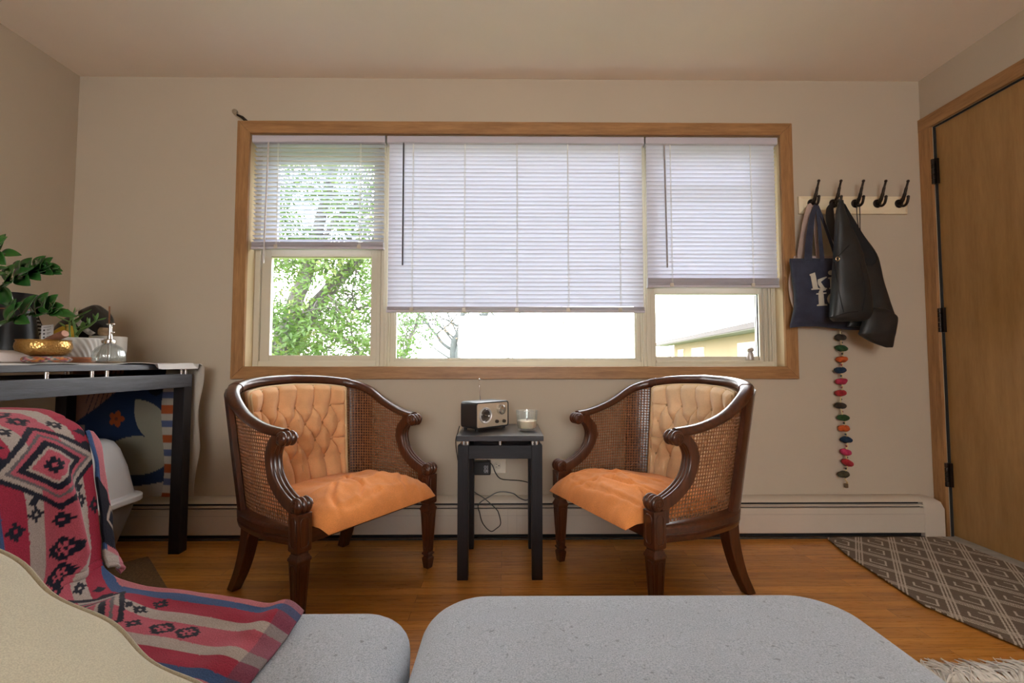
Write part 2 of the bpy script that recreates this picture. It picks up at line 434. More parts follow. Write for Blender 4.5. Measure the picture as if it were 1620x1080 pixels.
# ------------------------------------------------------------------ venetian blinds
def blind(label, x0, x1, zb, pitch, tilt, cords, wand, wandmat, stack):
    b = thing('venetian_blind', label, 'blind', ((x0+x1)/2, D+.02, zb), group='horizontal blinds in the window')
    yc = D+.020
    g = G(); g.prism([(-.022, 2.084), (-.018, 2.081), (.024, 2.081), (.024, 2.121), (-.018, 2.121), (-.022, 2.118)], lambda a, c, h: (x0+h, yc+a, c), x1-x0)
    g.obj('headrail', RAILM, b, bevel=.001)
    g = G(); z = 2.071; W = .0125
    zst = zb+.016+stack*.0042
    ct, st = math.cos(tilt), math.sin(tilt)
    while z > zst+.008:
        prof = []
        for k in range(6):
            a = -W+2*W*k/5; c = .0022*(1-(a/W)**2); prof.append((a, c+.0004))
        for k in range(5, -1, -1):
            a = -W+2*W*k/5; c = .0022*(1-(a/W)**2); prof.append((a, c-.0004))
        jz = random.uniform(-.0007, .0007)
        rings = []
        for x in (x0+.008, (x0+x1)/2, x1-.008):
            sag = random.uniform(-.0008, .0008)
            rings.append([(x, yc+a*ct-c*st, z+jz+sag+a*st+c*ct) for a, c in prof])
        g.loft(rings); z -= pitch
    g.obj('slats', SLAT, b, ang=60)
    g = G()
    for k in range(stack): g.box(x0+.006, x1-.006, yc-W, yc+W, zb+.016+k*.0042, zb+.016+k*.0042+.0026)
    g.obj('slat_stack', RAILM, b, smooth=False)
    G().prism([(-.013, 0), (-.011, -.0), (.011, 0), (.013, .003), (.013, .014), (-.013, .014)], lambda a, c, h: (x0+.004+h, yc+a, zb+c), x1-x0-.008).obj('bottom_rail', RAILM, b, bevel=.002)
    for cx in cords:
        g = G()
        for dy in (-.0145, .0145):
            g.tube([(cx, yc+dy, 2.08), (cx+.001, yc+dy, (zb+2.08)/2), (cx, yc+dy, zb+.01)], .0010, 6)
        g.tube([(cx+.004, yc-.012, 2.08), (cx+.006, yc-.0135, zb+.012)], .0011, 6)
        g.obj('ladder_cord', CORDW, b)
    for cx in cords: G().box(cx-.010, cx+.010, yc-.0165, yc+.0145, zb+.004, zb+.024).obj('cord_clip', CLIP, b, bevel=.002)
    wx, wz, lean = wand
    g = G(); g.tube([(wx, yc-.026, 2.078), (wx, yc-.030, 2.070), (wx+lean, yc-.032, wz)], [.003, .0042, .0042], 6); g.obj('tilt_wand', wandmat, b)
CLIP = plain('clear_clip', (.62, .56, .48), .3)
WANDC = plain('grey_wand', (.34, .30, .30), .3); WANDD = plain('dark_wand', (.05, .045, .05), .3); WANDL = plain('pale_wand', (.60, .55, .55), .35)
blind('white venetian blind with open slats showing the green tree, raised highest over the narrow window', WX0+.004, -.664, 1.500, .0237, math.radians(-14), (-1.245, -.800), (-1.287, 1.42, -.010), WANDL, 6)
blind('widest white venetian blind with a dark wand, hanging lowest over the picture window', -.654, .742, 1.160, .0222, math.radians(-72), (-.515, -.235, .048, .324, .604), (-.562, 1.41, .002), WANDD, 4)
blind('white venetian blind with closed slats and grey wand nearest the coat hooks', .750, WX1-.004, 1.296, .0222, math.radians(-70), (.884, 1.323), (.848, 1.40, .006), WANDC, 9)

# ------------------------------------------------------------------ baseboard heater
hx0, hx1 = XL+.001, 2.128
ht = thing('baseboard_heater', 'long cream enamel baseboard heater along the wall under the window', 'heater', (0, D-.04, 0))
def prof_box(g, prof, x0, x1): g.prism(prof, lambda a, c, h: (x0+h, D-a, c), x1-x0); return g
g = G()
prof_box(g, [(0, .182), (.0, .200), (.012, .202), (.045, .199), (.070, .184), (.072, .180), (.045, .186)], hx0, hx1)          # hood
prof_box(g, [(.079, .152), (.0785, .030), (.074, .026), (.074, .146), (.066, .150), (.070, .154), (.076, .154)], hx0, hx1)      # front
g.obj('cover', HEATER, ht, bevel=.0008)
g = G(); prof_box(g, [(.0, .002), (.0, .182), (.04, .18), (.058, .145), (.06, .03), (.055, .004)], hx0, hx1); g.obj('back_plate', DARKGAP, ht, smooth=False)  # near-black core: shade behind the slots and below the cover is painted in
g = G(); prof_box(g, [(.060, .164), (.076, .160), (.0765, .164), (.060, .169)], hx0, hx1); g.obj('damper', HEATER, ht, smooth=False)
g = G(); prof_box(g, [(.0795, .1225), (.0800, .1222), (.0800, .1212), (.0795, .121)], hx0, hx1)
for xs in (-.14, .0, .045): g.box(xs, xs+.0012, D-.0796, D-.078, .03, .15)
g.obj('crease', plain('heater_seam', (.40, .33, .27), .5), ht, smooth=False)
g = G(); cap = [(0, .003), (0, .200), (.05, .199), (.072, .184), (.080, .160), (.080, .003)]
rings = []
for i, x in enumerate(np.linspace(2.122, 2.236, 9)):
    q = max(0, (x-2.17)/(2.236-2.17)); k = 1-.0*q
    drop = .055*(1-math.sqrt(max(0, 1-q*q)))
    rings.append([(x, D-a*(1-.10*q*q), min(c, .200-drop) if c > .1 else c) for a, c in cap])
g.loft(rings); g.obj('end_cap', HEATER, ht, bevel=.003)
prof_box(G(), [(.0796, .0005), (.0796, .010), (.077, .010), (.077, .0005)], hx0, hx1).obj('foot_strip', plain('mottled_black_strip', (.045, .04, .035), .6, var=.5, scale=30), ht, smooth=False)  # near-black strip of uneven tone along the foot of the heater

# ------------------------------------------------------------------ wall outlet and power adapter
ol = thing('wall_outlet', 'ivory wall outlet plate behind the small black stool', 'outlet', (-.07, D, .305))
G().box(-.165, -.008, D-.006, D, .314, .388).obj('cover_plate', IVORY, ol, bevel=.003)
g = G(); g.lathe([(.0, -.0085), (.017, -.0085), (.0185, -.006), (.0185, -.004)], (-.055, D, .354), 24, 'y'); g.obj('socket', plain('ivory_socket', (.66, .58, .46), .35), ol)
g = G(); g.box(-.0625, -.0605, D-.0092, D-.0080, .357, .364); g.box(-.0625, -.0605, D-.0092, D-.0080, .343, .350)
g = G(); g.box(-.062, -.054, D-.0092, D-.0080, .3605, .3625); g.box(-.062, -.054, D-.0092, D-.0080, .3460, .3480); g.lathe([(0, -.0092), (.003, -.0092), (.003, -.008)], (-.046, D, .354), 12, 'y')
g.obj('slots', BLACKP, ol, smooth=False)
ad = thing('power_adapter', 'black plug-in power adapter with long black cord to the radio', 'adapter', (-.13, D-.03, .315))
G().box(-.175, -.088, D-.062, D-.0065, .318, .386).obj('housing', BLACKP, ad, bevel=.005)
g = G()
for k in range(7):
    z = .331+k*.0055
    if k in (1, 2, 5): g.box(-.122, -.118, D-.0625, D-.062, z, z+.003); g.box(-.115, -.100, D-.0625, D-.062, z, z+.0022)
    else: g.box(-.120, -.110, D-.0625, D-.062, z, z+.0020); g.box(-.106, -.101, D-.0625, D-.062, z, z+.002)
g.obj('label_print', plain('white_print', (.7, .7, .72), .5), ad, smooth=False)
def pxw(px, py, y):
    F = _f+_r*((px-810)/FPX)-_u*((py-540)/FPX); t = y/F.y; return Vector((0, 0, CAM_H))+F*t
cp = [(771, 727, 2.33), (779, 736, 2.33), (784, 748, 2.34), (792, 757, 2.35), (806, 759, 2.355), (822, 760, 2.355), (838, 764, 2.34), (850, 772, 2.33), (852, 782, 2.32), (842, 787, 2.30), (832, 791, 2.295), (821, 787, 2.295),
      (811, 780, 2.295), (790, 778, 2.295), (773, 786, 2.29), (757, 798, 2.285), (759, 812, 2.285), (764, 828, 2.285), (776, 840, 2.285), (785, 836, 2.285), (792, 828, 2.285), (789, 812, 2.285), (784, 804, 2.29), (766, 788, 2.295), (752, 779, 2.30),
      (736, 765, 2.29), (726, 735, 2.28), (721, 700, 2.20), (724, 685, 2.13), (727, 674, 2.07)]
G().tube(catmull([pxw(*q) for q in cp], 6), .0024, 6).obj('power_cord', BLACKP, ad)

# ------------------------------------------------------------------ stool used as a side table
sx, sy, sw, lt = -.2078, 1.8865, .3521, .0445
st = thing('stool', 'small square black-brown stool with steel spacers standing between the armchairs', 'stool', (sx+sw/2, sy+sw/2, 0))
for a in (0, 1):
    for b in (0, 1):
        x, y = sx+a*(sw-lt), sy+b*(sw-lt)
        G().box(x, x+lt, y, y+lt, 0, .548).obj('leg', BLACKWV, st, bevel=.002)
        G().lathe([(.0085, .548), (.0085, .566)], (x+lt/2, y+lt/2, 0), 14).obj('spacer', CHROME, st)
        G().lathe([(.0085, .548), (.0085, .566)], (x+lt/2+(.017 if a == 0 else -.017), y+lt/2, 0), 14).obj('spacer', CHROME, st)
for y in (sy+.004, sy+sw-.026):
    G().box(sx+lt, sx+sw-lt, y, y+.022, .492, .547).obj('apron', BLACKW, st, bevel=.0015)
    G().lathe([(.007, .547), (.007, .566)], (sx+sw/2, y+.011, 0), 12).obj('spacer', CHROME, st)
for x in (sx+.004, sx+sw-.026):
    G().box(x, x+.022, sy+lt, sy+sw-lt, .492, .547).obj('apron', BLACKWV, st, bevel=.0015)
    G().box(x+.006, x+.020, sy+lt, sy+sw-lt, .19, .222).obj('stretcher', BLACKWV, st, bevel=.0015)
G().box(sx-.005, sx+sw+.005, sy-.006, sy+sw+.006, .566, .5885).obj('stool_top', wood('worn_black_brown_top', (.012, .010, .012), (.046, .038, .042), 0, .3, 1.6, .2), st, bevel=.002)

# ------------------------------------------------------------------ radio
rd = thing('radio', 'retro black tabletop radio with beige face and round dial on the stool', 'radio', (-.105, 2.085, .5886), world=False)
rd.rotation_euler = (0, 0, math.radians(43))
rw, rdp, rh = .196, .112, .118
g = G()
def rr(hw, hh, r, n=5):
    pts = []
    for cx, cz, a0 in ((hw-r, hh-r, 0), (-hw+r, hh-r, 90), (-hw+r, -hh+r, 180), (hw-r, -hh+r, 270)):
        for k in range(n+1):
            a = math.radians(a0+90*k/n); pts.append((cx+r*math.cos(a), cz+r*math.sin(a)))
    return pts
rz = .010+rh/2
outer = rr(rw/2, rh/2, .014); inner = rr(rw/2-.006, rh/2-.006, .009)
rings = [[(a*.97, rdp/2, rz+b*.97) for a, b in outer], [(a, rdp/2-.003, rz+b) for a, b in outer], [(a, -rdp/2+.002, rz+b) for a, b in outer], [(a*.99, -rdp/2, rz+b*.985) for a, b in outer], [(a, -rdp/2, rz+b) for a, b in inner], [(a, -rdp/2+.006, rz+b) for a, b in inner]]
g.loft(rings); g.obj('case', plain('black_leatherette', (.020, .018, .018), .42, bump=.3, bscale=600), rd)
g = G().prism(rr(rw/2-.0065, rh/2-.0065, .0085), lambda a, b, h: (a, -rdp/2+.0055-h, rz+b), .004); g.obj('face_plate', plain('champagne_metal', (.66, .54, .40), .45, .2, .05), rd)
fy = -rdp/2+.001
g = G().lathe([(.0285, fy), (.0295, fy-.005), (.0330, fy-.0075), (.0358, fy-.004), (.0360, fy)], (-.044, 0, rz), 40, 'y'); g.obj('dial_ring', plain('satin_chrome', (.82, .81, .80), .38, .85, .03), rd)
g = G().lathe([(.0, fy-.001), (.031, fy-.001), (.031, fy)], (-.044, 0, rz), 40, 'y'); dl = g.obj('dial', plain('dark_dial', (.045, .030, .024), .3, .1), rd)
g = G()
for k in range(40):
    a = 2*PI*k/40; r0, r1 = .0255, (.0285 if k % 4 else .0295)
    g.tube([(-.044+r0*math.cos(a), fy-.0014, rz+r0*math.sin(a)), (-.044+r1*math.cos(a), fy-.0014, rz+r1*math.sin(a))], .0005, 4)
for r in (.0185, .0235): g.tube([(-.044+r*math.cos(2*PI*k/36), fy-.0014, rz+r*math.sin(2*PI*k/36)) for k in range(36)], .0004, 4, True)
g.tube([(-.044-.021*math.cos(.55), fy-.0022, rz+.021*math.sin(.55)), (-.044+.019*math.cos(.55), fy-.0022, rz-.019*math.sin(.55))], .0009, 5)
g.lathe([(0, fy-.006), (.004, fy-.005), (.0045, fy-.001)], (-.044, 0, rz), 14, 'y')
g.obj('dial_scale', CHROME, dl)
def knob(x, z, r, dep, m, n=28):
    g = G().lathe([(0, fy-dep), (r*.86, fy-dep), (r*.95, fy-dep+.0015), (r, fy-dep*.5), (r, fy)], (x, 0, z), n, 'y', lambda a, h: 1+.02*math.cos(16*a)); return g.obj('knob', m, rd)
knob(.046, rz+.020, .0225, .016, CHROME, 48)
KNB = plain('dark_knob', (.07, .05, .04), .35, .5)
knob(.022, rz-.032, .008, .010, KNB); knob(.066, rz-.034, .008, .010, KNB)
g = G(); [g.lathe([(0, fy-.001), (.0013, fy-.001), (.0013, fy)], (x, 0, rz-.033), 8, 'y') for x in (.038, .049)]; g.obj('indicator_dots', BLACKP, rd)
g = G(); [g.box(.036+k*.006, .040+k*.006, fy-.0006, fy, rz+.0475, rz+.0487) for k in range(4)]; g.obj('face_print', plain('grey_print', (.25, .21, .17), .5), rd, smooth=False)
for x in (-.08, .08):
    for y in (-.04, .04): G().lathe([(.007, 0), (.008, .010), (.008, .012)], (x, y, 0), 12).obj('foot', BLACKP, rd)
g = G(); ax, ay, az = -.002, .030, rz+rh/2
g.tube([(ax, ay, az-.004), (ax-.006, ay, az+.062)], .0030, 10); g.tube([(ax-.006, ay, az+.062), (ax-.0062, ay, az+.070)], .0045, 10); g.tube([(ax-.0062, ay, az+.068), (ax-.008, ay, az+.096)], .0013, 8); g.ball((ax-.008, ay, az+.098), .0040)
g.obj('antenna', CHROME, rd)

# ------------------------------------------------------------------ candle in glass
cd = thing('candle', 'half-burned cream candle in a clear glass tumbler on the stool', 'candle', (.087, 2.045, .5886))
cg = glass_mat('tumbler_glass', (.97, .99, .985), .14, .08, .34, .10)
cc = (.087, 2.045, .5886)
G().lathe([(.0, .001), (.036, .001), (.041, .006), (.045, .03), (.050, .088), (.0475, .0885), (.0430, .032), (.039, .010), (.0, .009)], cc, 40).obj('tumbler', cg, cd)
g = G().lathe([(.0, .0095), (.0385, .0105), (.0425, .032), (.0432, .042), (.040, .0435), (.0, .0425)], cc, 40)
mw = M('candle_wax'); mw.col((.86, .66, .42)).set(Roughness=.5, Subsurface_Weight=.25, Subsurface_Radius=(.02, .012, .006)); g.obj('wax', mw.m, cd)
g = G().tube([(.087, 2.045, .63), (.0875, 2.045, .638), (.089, 2.044, .6425)], .0012, 6); g.obj('wick', BLACKP, cd)

# ------------------------------------------------------------------ barrel armchairs
SS = [0, .25, .42, .55, .70, .85, 1.0]
def half(us, vs): return us, vs
BU = [0, .135, .228, .278, .297, .3016, .3016]; BV = [-.505, -.492, -.452, -.380, -.27, -.15, -.02]
TU = [0, .150, .258, .314, .326, .320, .3016]; TV = [-.585, -.566, -.515, -.430, -.32, -.20, -.085]
TZ = [.822, .815, .798, .768, .708, .670, .655]
def smooth_tab(ys):
    """dense smooth table over s in 0..1"""
    pts = catmull([(s, y, 0) for s, y in zip(SS, ys)], 12); return [p.x for p in pts], [p.y for p in pts]
tBU, tBV, tTU, tTV, tTZ = map(smooth_tab, (BU, BV, TU, TV, TZ))
def base_uv(s):
    a = abs(s); k = 1 if s >= 0 else -1
    return k*interp(a, *tBU), interp(a, *tBV)
def top_uvz(s):
    a = abs(s); k = 1 if s >= 0 else -1
    return k*interp(a, *tTU), interp(a, *tTV), interp(a, *tTZ)
SEATZ = .345
def shell(s, z):
    bu, bv = base_uv(s); tu, tv, tz = top_uvz(s); t = (z-SEATZ)/(tz-SEATZ)
    return Vector((bu+(tu-bu)*t, bv+(tv-bv)*t, z))
def out_n(s, z):
    a = shell(s-.01, z); b = shell(s+.01, z); d = b-a; d.z = 0
    n = Vector((d.y, -d.x, 0)); n.normalize()
    return n            # outward
CFZ = [.40, .430, .455, .50, .55, .60, .635]; CFV = [-.000, -.050, -.100, -.143, -.166, -.156, -.120]
def cfront(z): return interp(z, CFZ, CFV)

def make_chair(label, loc, ang, backcol, seed):
    random.seed(seed)
    ch = thing('barrel_armchair', label, 'armchair', (0, 0, 0), group='caned barrel armchairs under the window', world=False)
    # seat frame: moulded horseshoe
    def outline(off):
        pts = []
        for k in range(49):
            s = -1+2*k/48; u, v = base_uv(s); n = out_n(s, SEATZ) if abs(s) < .93 else Vector((1 if s > 0 else -1, 0, 0))
            o = off+.030*max(0, min(1, (1-abs(s))*6))
            pts.append((u+n.x*o, v+n.y*o))
        return pts
    g = G(); rings = []
    for z, o in ((.283, -.010), (.286, -.004), (.303, 0), (.307, -.005), (.312, -.005), (.316, .001), (.334, .002), (.341, -.003), (.345, -.010)):
        rings.append([(u, v, z) for u, v in outline(o)])
    g.loft(rings); g.obj('seat_frame', MAHOGX, ch)
    # front legs with block, collar and taper
    for k in (-1, 1):
        g = G(); cx = .3016*k
        def sq(h, z, inset=.0): return [(cx-h, -h, z), (cx+h, -h, z), (cx+h, h, z), (cx-h, h, z)]
        prof = [(.0255, .402), (.0255, .283), (.0235, .279), (.0195, .276), (.0195, .270), (.0225, .266), (.0225, .263), (.0265, .257), (.0270, .251), (.0255, .248), (.0240, .246),
                (.0155, .075), (.0145, .070), (.0195, .064), (.0195, .060), (.0140, .054), (.0135, .050), (.0185, .044), (.0180, .036), (.0140, .004), (.0130, 0)]
        g.loft([sq(h, z) for h, z in prof])
        # raised frames round the recessed fields on block and taper
        def field(z0, z1, h0, h1, side):
            def P(a, z, h): 
                e = h0+(h1-h0)*(z-z0)/(z1-z0) + h
                return {0: (cx+a, e, z), 1: (cx+a, -e, z), 2: (cx+e, a, z), 3: (cx-e, a, z)}[side]
            w0, w1 = h0*.56, h1*.56; m = .012
            pts = [(-w0, z0+m), (-w0*.6, z0+m*.2), (w0*.6, z0+m*.2), (w0, z0+m), (w1, z1-m), (w1*.6, z1-m*.2), (-w1*.6, z1-m*.2), (-w1, z1-m)]
            g.tube([P(a, z, .0004) for a, z in pts], .0022, 6, True)
        for sd in (0, 1, 2, 3):
            field(.292, .392, .0255, .0255, sd); field(.085, .240, .0162, .0236, sd)
        g.obj('front_leg', MAHOG, ch, bevel=.0012)
    # raked rear legs
    for k in (-1, 1):
        path = catmull([(.232*k, -.430, .290), (.235*k, -.440, .20), (.242*k, -.470, .09), (.252*k, -.512, 0)], 5)
        hs = np.linspace(.026, .018, len(path))
        g = G(); g.loft([[(p.x-h, p.y-h*1.15, p.z), (p.x+h, p.y-h*1.15, p.z), (p.x+h, p.y+h*1.15, p.z), (p.x-h, p.y+h*1.15, p.z)] for p, h in zip(path, hs)]); g.obj('rear_leg', MAHOG, ch, bevel=.003)
    # corner posts behind the cane
    for k in (-1, 1):
        g = G(); rings = []
        for z in np.linspace(.340, .800, 12):
            ring = []
            for s, o in ((.40, .010), (.40, .026), (.46, .032), (.53, .030), (.575, .022), (.575, .006), (.49, .014)):
                p = shell(s*k, min(z, top_uvz(s*k)[2]-.004)); n = out_n(s*k, z); ring.append(p+n*o)
            rings.append(ring)
        g.loft(rings); g.obj('corner_post', MAHOG, ch)
    # top rail
    path = []; sc = []
    for i in range(81):
        s = -.985+1.97*i/80; u, v, z = top_uvz(s); path.append(Vector((u, v, z-.006)))
        b = max(0, min(1, (.75-abs(s))/.35)); sc.append((.019+.007*b, .0165+.004*b))
    rings = []
    for i, p in enumerate(path):
        t = path[min(i+1, 80)]-path[max(i-1, 0)]; t.normalize()
        n = Vector((t.y, -t.x, 0)); n.normalize(); b = n.cross(t); b = b if b.z > 0 else -b
        w, h = sc[i]
        rings.append([p+n*(w*math.copysign(abs(math.cos(a))**.75, math.cos(a)))+b*(h*math.copysign(abs(math.sin(a))**.75, math.sin(a))) for a in [2*PI*q/20 for q in range(20)]])
    G().loft(rings).obj('top_rail', MAHOGX, ch, ang=60)
    for k in (-1, 1):                                          # collars where the rail is joined
        i0 = int(round((k*.43+.985)/1.97*80)); g = G()
        rr_ = []
        for i in (i0-1, i0, i0+1):
            c = path[i]; rr_.append([c+(p-c)*1.10 for p in rings[i]])
        g.loft(rr_); g.obj('rail_collar', MAHOG, ch, bevel=.001)
    # carved arm fronts: reeded sweep + two scrolls
    reed = []
    W = .0225
    for q in range(25):
        a = -W+2*W*q/24; reed.append((a, .020+.0042*abs(math.sin(PI*1.5*(a+W)/W))-.002))
    reed += [(W, -.016), (-W, -.016)]
    for k in (-1, 1):
        x0 = .3016*k
        path2 = [Vector((x0, v, z)) for v, z in [(p.x, p.y) for p in catmull([(-.112, .642, 0), (-.146, .616, 0), (-.166, .575, 0), (-.163, .535, 0), (-.146, .495, 0), (-.112, .460, 0), (-.065, .432, 0), (-.012, .412, 0)], 6)]]
        def fr(i, p):
            t = path2[min(i+1, len(path2)-1)]-path2[max(i-1, 0)]; t.normalize()
            return Vector((1, 0, 0)), Vector((0, -t.z, t.y)) if -t.z > 0 else Vector((0, -t.z, t.y))
        def fr2(i, p):
            t = path2[min(i+1, len(path2)-1)]-path2[max(i-1, 0)]; t.normalize()
            n = Vector((0, -t.z, t.y)); return Vector((1, 0, 0)), n if n.y > 0 or n.z > 0 else -n
        G().sweep(path2, reed, fr2).obj('arm_front', MAHOG, ch, ang=50)
        def scroll(v, z, r, hw, name):
            pr = []
            for q in range(31):
                a = -hw+2*hw*q/30; pr.append((r*(.80+.20*abs(math.sin(PI*1.5*(a+hw)/hw))), a))
            pr = [(.001, -hw-.002), (r*.55, -hw-.002), (r*.62, -hw)]+pr+[(r*.62, hw), (r*.55, hw+.002), (.001, hw+.002)]
            g = G().lathe(pr, (x0, v, z), 28, 'x')
            for sd in (-1, 1):                              # spiral carved on the cheeks
                g.tube([(x0+sd*(hw+.0015), v+r*.75*(1-q/26)*math.cos(.6*q), z+r*.75*(1-q/26)*math.sin(.6*q)) for q in range(22)], .0022, 5)
            g.obj(name, MAHOG, ch, ang=50)
        scroll(-.090, .634, .0265, .0265, 'arm_scroll'); scroll(.004, .426, .0275, .0260, 'knee_scroll')
        # web of wood tying rail, arm front and cane together
        g = G(); A, B = [], []
        zs = np.linspace(.352, .650, 22)
        for z in zs:
            v1 = cfront(max(z, .40))-.006 if z >= .40 else -.022; v0 = v1-.034
            A.append((x0, v0, z)); B.append((x0, v1, z))
        rings3 = [[(x0-.008, a[1], a[2]), (x0-.008, b[1], b[2]), (x0+.008, b[1], b[2]), (x0+.008, a[1], a[2])] for a, b in zip(A, B)]
        g.loft(rings3); g.obj('arm_web', MAHOG, ch)
    # cane side panels: real woven openings
    for k in (-1, 1):
        ss = [.415+.001*i for i in range(590)]; acc = [0]
        for a, b in zip(ss, ss[1:]): acc.append(acc[-1]+(shell(b*k, .55)-shell(a*k, .55)).length)
        pit = .0128; nu = int(acc[-1]/pit); g = G(); idx = {}
        def P(al, z):
            s = interp(al, acc, ss); return shell(s*k, z)
        def vid(al, z):
            key = (round(al, 5), round(z, 5))
            if key not in idx: idx[key] = len(g.v); g.v.append(P(al, z))
            return idx[key]
        z = .352
        while z < .80:
            for i in range(nu):
                a0 = i*pit; ac = a0+pit/2; zc = z+pit/2; s = interp(ac, acc, ss)
                tz = top_uvz(s)[2]; p = shell(s*k, zc)
                if zc > tz-.022 or (p.y > cfront(max(zc, .40))-.030): continue
                solidc = zc > tz-.040 or False
                o = [vid(a0, z), vid(a0+pit/2, z), vid(a0+pit, z), vid(a0+pit, z+pit/2), vid(a0+pit, z+pit), vid(a0+pit/2, z+pit), vid(a0, z+pit), vid(a0, z+pit/2)]
                r = pit*.40; inn = []
                for q in range(8):
                    an = math.radians(-135+45*q); n0 = len(g.v); g.v.append(P(ac+r*math.cos(an), zc+r*math.sin(an))); inn.append(n0)
                for q in range(8): g.f.append((o[q], o[(q+1) % 8], inn[(q+1) % 8], inn[q]))
            z += pit
        g.obj('cane_panel', CANE, ch, solid=.0022, soff=0, ang=80)
    # tufted back
    ss = [-.43+.86*i/400 for i in range(401)]; acc = [0]
    for a, b in zip(ss, ss[1:]): acc.append(acc[-1]+(shell(b, .6)-shell(a, .6)).length)
    Lh = acc[-1]/2; hwid = Lh*.955
    rows = [.690, .612, .536, .460]; cs = hwid/2.95; btn = []
    for r, z in enumerate(rows):
        n = 5 if r % 2 == 0 else 6
        for q in range(n): btn.append(((q-(n-1)/2)*cs, z, r))
    segs = []
    for a in btn:
        for b in btn:
            if b[2] == a[2]+1 and abs(abs(a[0]-b[0])-cs/2) < .01: segs.append((a[:2], b[:2]))
    for a in btn:
        if a[2] == 0: segs.append((a[:2], (a[0]*1.03, .86)))
        if a[2] == 3: segs.append((a[:2], (a[0], .30)))
        if a[2] % 2 == 0 and abs(a[0]) > 1.9*cs: segs.append((a[:2], (math.copysign(hwid*1.1, a[0]), a[1]+.004)))
    sg = np.array([[*a, *b] for a, b in segs]); ba = np.array([b[:2] for b in btn])
    def relief(a, z):
        db = np.sqrt(((ba-[a, z])**2).sum(1)).min()
        dx, dz = sg[:, 2]-sg[:, 0], sg[:, 3]-sg[:, 1]; t = np.clip(((a-sg[:, 0])*dx+(z-sg[:, 1])*dz)/(dx*dx+dz*dz), 0, 1)
        dl = np.sqrt((a-sg[:, 0]-t*dx)**2+(z-sg[:, 1]-t*dz)**2).min()
        h = .038*(1-math.exp(-(db/.030)**1.2))
        h *= 1-.50*math.exp(-(dl/.009)**1.1)
        h -= .003*math.exp(-(dl/.0028)**2)
        e = min(hwid-abs(a), 9); ztop = top_uvz(interp(a+Lh, acc, ss))[2]-.030
        ez = ztop-z
        return h*min(1, max(0, e/.02))**.5*min(1, max(0, ez/.02))**.5
    def bp(a, z, o):
        s = interp(a+Lh, acc, ss); return shell(s, z)-out_n(s, z)*o
    def backfn(p, q):
        a = -hwid+2*hwid*p; s = interp(a+Lh, acc, ss); zt = top_uvz(s)[2]-.030; z = .352+(zt-.352)*q
        return bp(a, z, .022+relief(a, z))
    BACK = fabric('tufted_back_cloth', backcol, .10, 700, .85, .25, .3, 9)
    G().grid(backfn, 150, 120).obj('tufted_back', BACK, ch, ang=180, flip=True, solid=.004, soff=-1)
    BUT = fabric('button_cloth', tuple(c*.72 for c in backcol), .1, 900)
    for a, z, r in btn:
        p = bp(a, z, .0275); g = G().ball((0, 0, 0), .0068, .0068, .0045, 12, 8)
        s = interp(a+Lh, acc, ss); n = -out_n(s, z); q = n.to_track_quat('Z', 'Y').to_matrix().to_4x4()
        g.xf(Matrix.Translation(p) @ q); g.obj('button', BUT, ch)
    wl = []
    for q in range(30): wl.append(bp(-hwid, .352+(top_uvz(-.41)[2]-.034-.352)*q/29, .034))
    for q in range(1, 60):
        a = -hwid+2*hwid*q/60; wl.append(bp(a, top_uvz(interp(a+Lh, acc, ss))[2]-.030, .034))
    for q in range(30): wl.append(bp(hwid, .352+(top_uvz(.41)[2]-.034-.352)*(1-q/29), .034))
    PIP = fabric('piping_cloth', (.80, .58, .33), .08, 900)
    g = G(); g.tube(wl, .0060, 8); g.tube([p+Vector((p.x*-.034, .007, -.010)) for p in wl], .0050, 8); g.obj('piping', PIP, ch, ang=180)
    g = G(); g.grid(lambda p, q: shell(-.43+.86*p, .352+(top_uvz(-.43+.86*p)[2]-.375)*q)+out_n(-.43+.86*p, .5)*.008, 40, 10); g.obj('back_panel', fabric('outside_back_cloth', tuple(c*.9 for c in backcol), .08, 700), ch, solid=.004, ang=180)
    # loose seat cushion
    cush_seed = seed*3.1
    def cush(p, q, top):
        P, Q = 2*p-1, 2*q-1
        v = -.452+.535*(Q+1)/2
        wv = interp(v, [-.452, -.40, -.30, -.10, .0, .083], [.165, .215, .250, .262, .262, .262])
        u = wv*P*(1-.03*(Q > 0)*Q**8)
        ex = (1-abs(P)**3.2); ey = (1-abs(Q)**5) if Q > 0 else (1-abs(Q)**4)
        e = max(ex, 0)**.5*max(ey, 0)**.5
        fr_ = max(0, (v-.0)/.083)
        zb = .3465-(0 if v < .035 else .016*((v-.035)/.048)**1.5)
        if not top: return (u, v, zb)
        rise = interp(v, [-.452, -.2, -.05, .083], [.040, .072, .083, .070])
        n = noise.noise(Vector((u*7+cush_seed, v*7, 0)))*.009+noise.noise(Vector((u*24+cush_seed, v*9+u*8, 2)))*.0035
        n += .0045*noise.noise(Vector((u*34+cush_seed, v*7, 3)))*max(0, min(1, (v+.06)/.10))
        cr = 0
        for ln in CREASES[seed]:
            dmin = 9
            for (a0, b0), (a1, b1) in zip(ln, ln[1:]):
                dx, dy = a1-a0, b1-b0; t = max(0, min(1, ((u-a0)*dx+(v-b0)*dy)/(dx*dx+dy*dy))); dmin = min(dmin, math.hypot(u-a0-t*dx, v-b0-t*dy))
            cr += -.0085*math.exp(-(dmin/.0065)**2)+.0060*math.exp(-((dmin-.017)/.011)**2)
        for k in range(4):
            du = (v-(-.16+.055*k))*1.0+(u*(.35 if k % 2 else -.25))+.02*noise.noise(Vector((u*8, k, cush_seed)))
            amp = .012*max(0, noise.noise(Vector((u*5+k*3, cush_seed, v*3)))+.25)
            cr += amp*math.exp(-(du/.010)**2)
        return (u, v, zb+.004+(rise+n*1.4+cr)*e)
    g = G(); N1, N2 = 70, 70
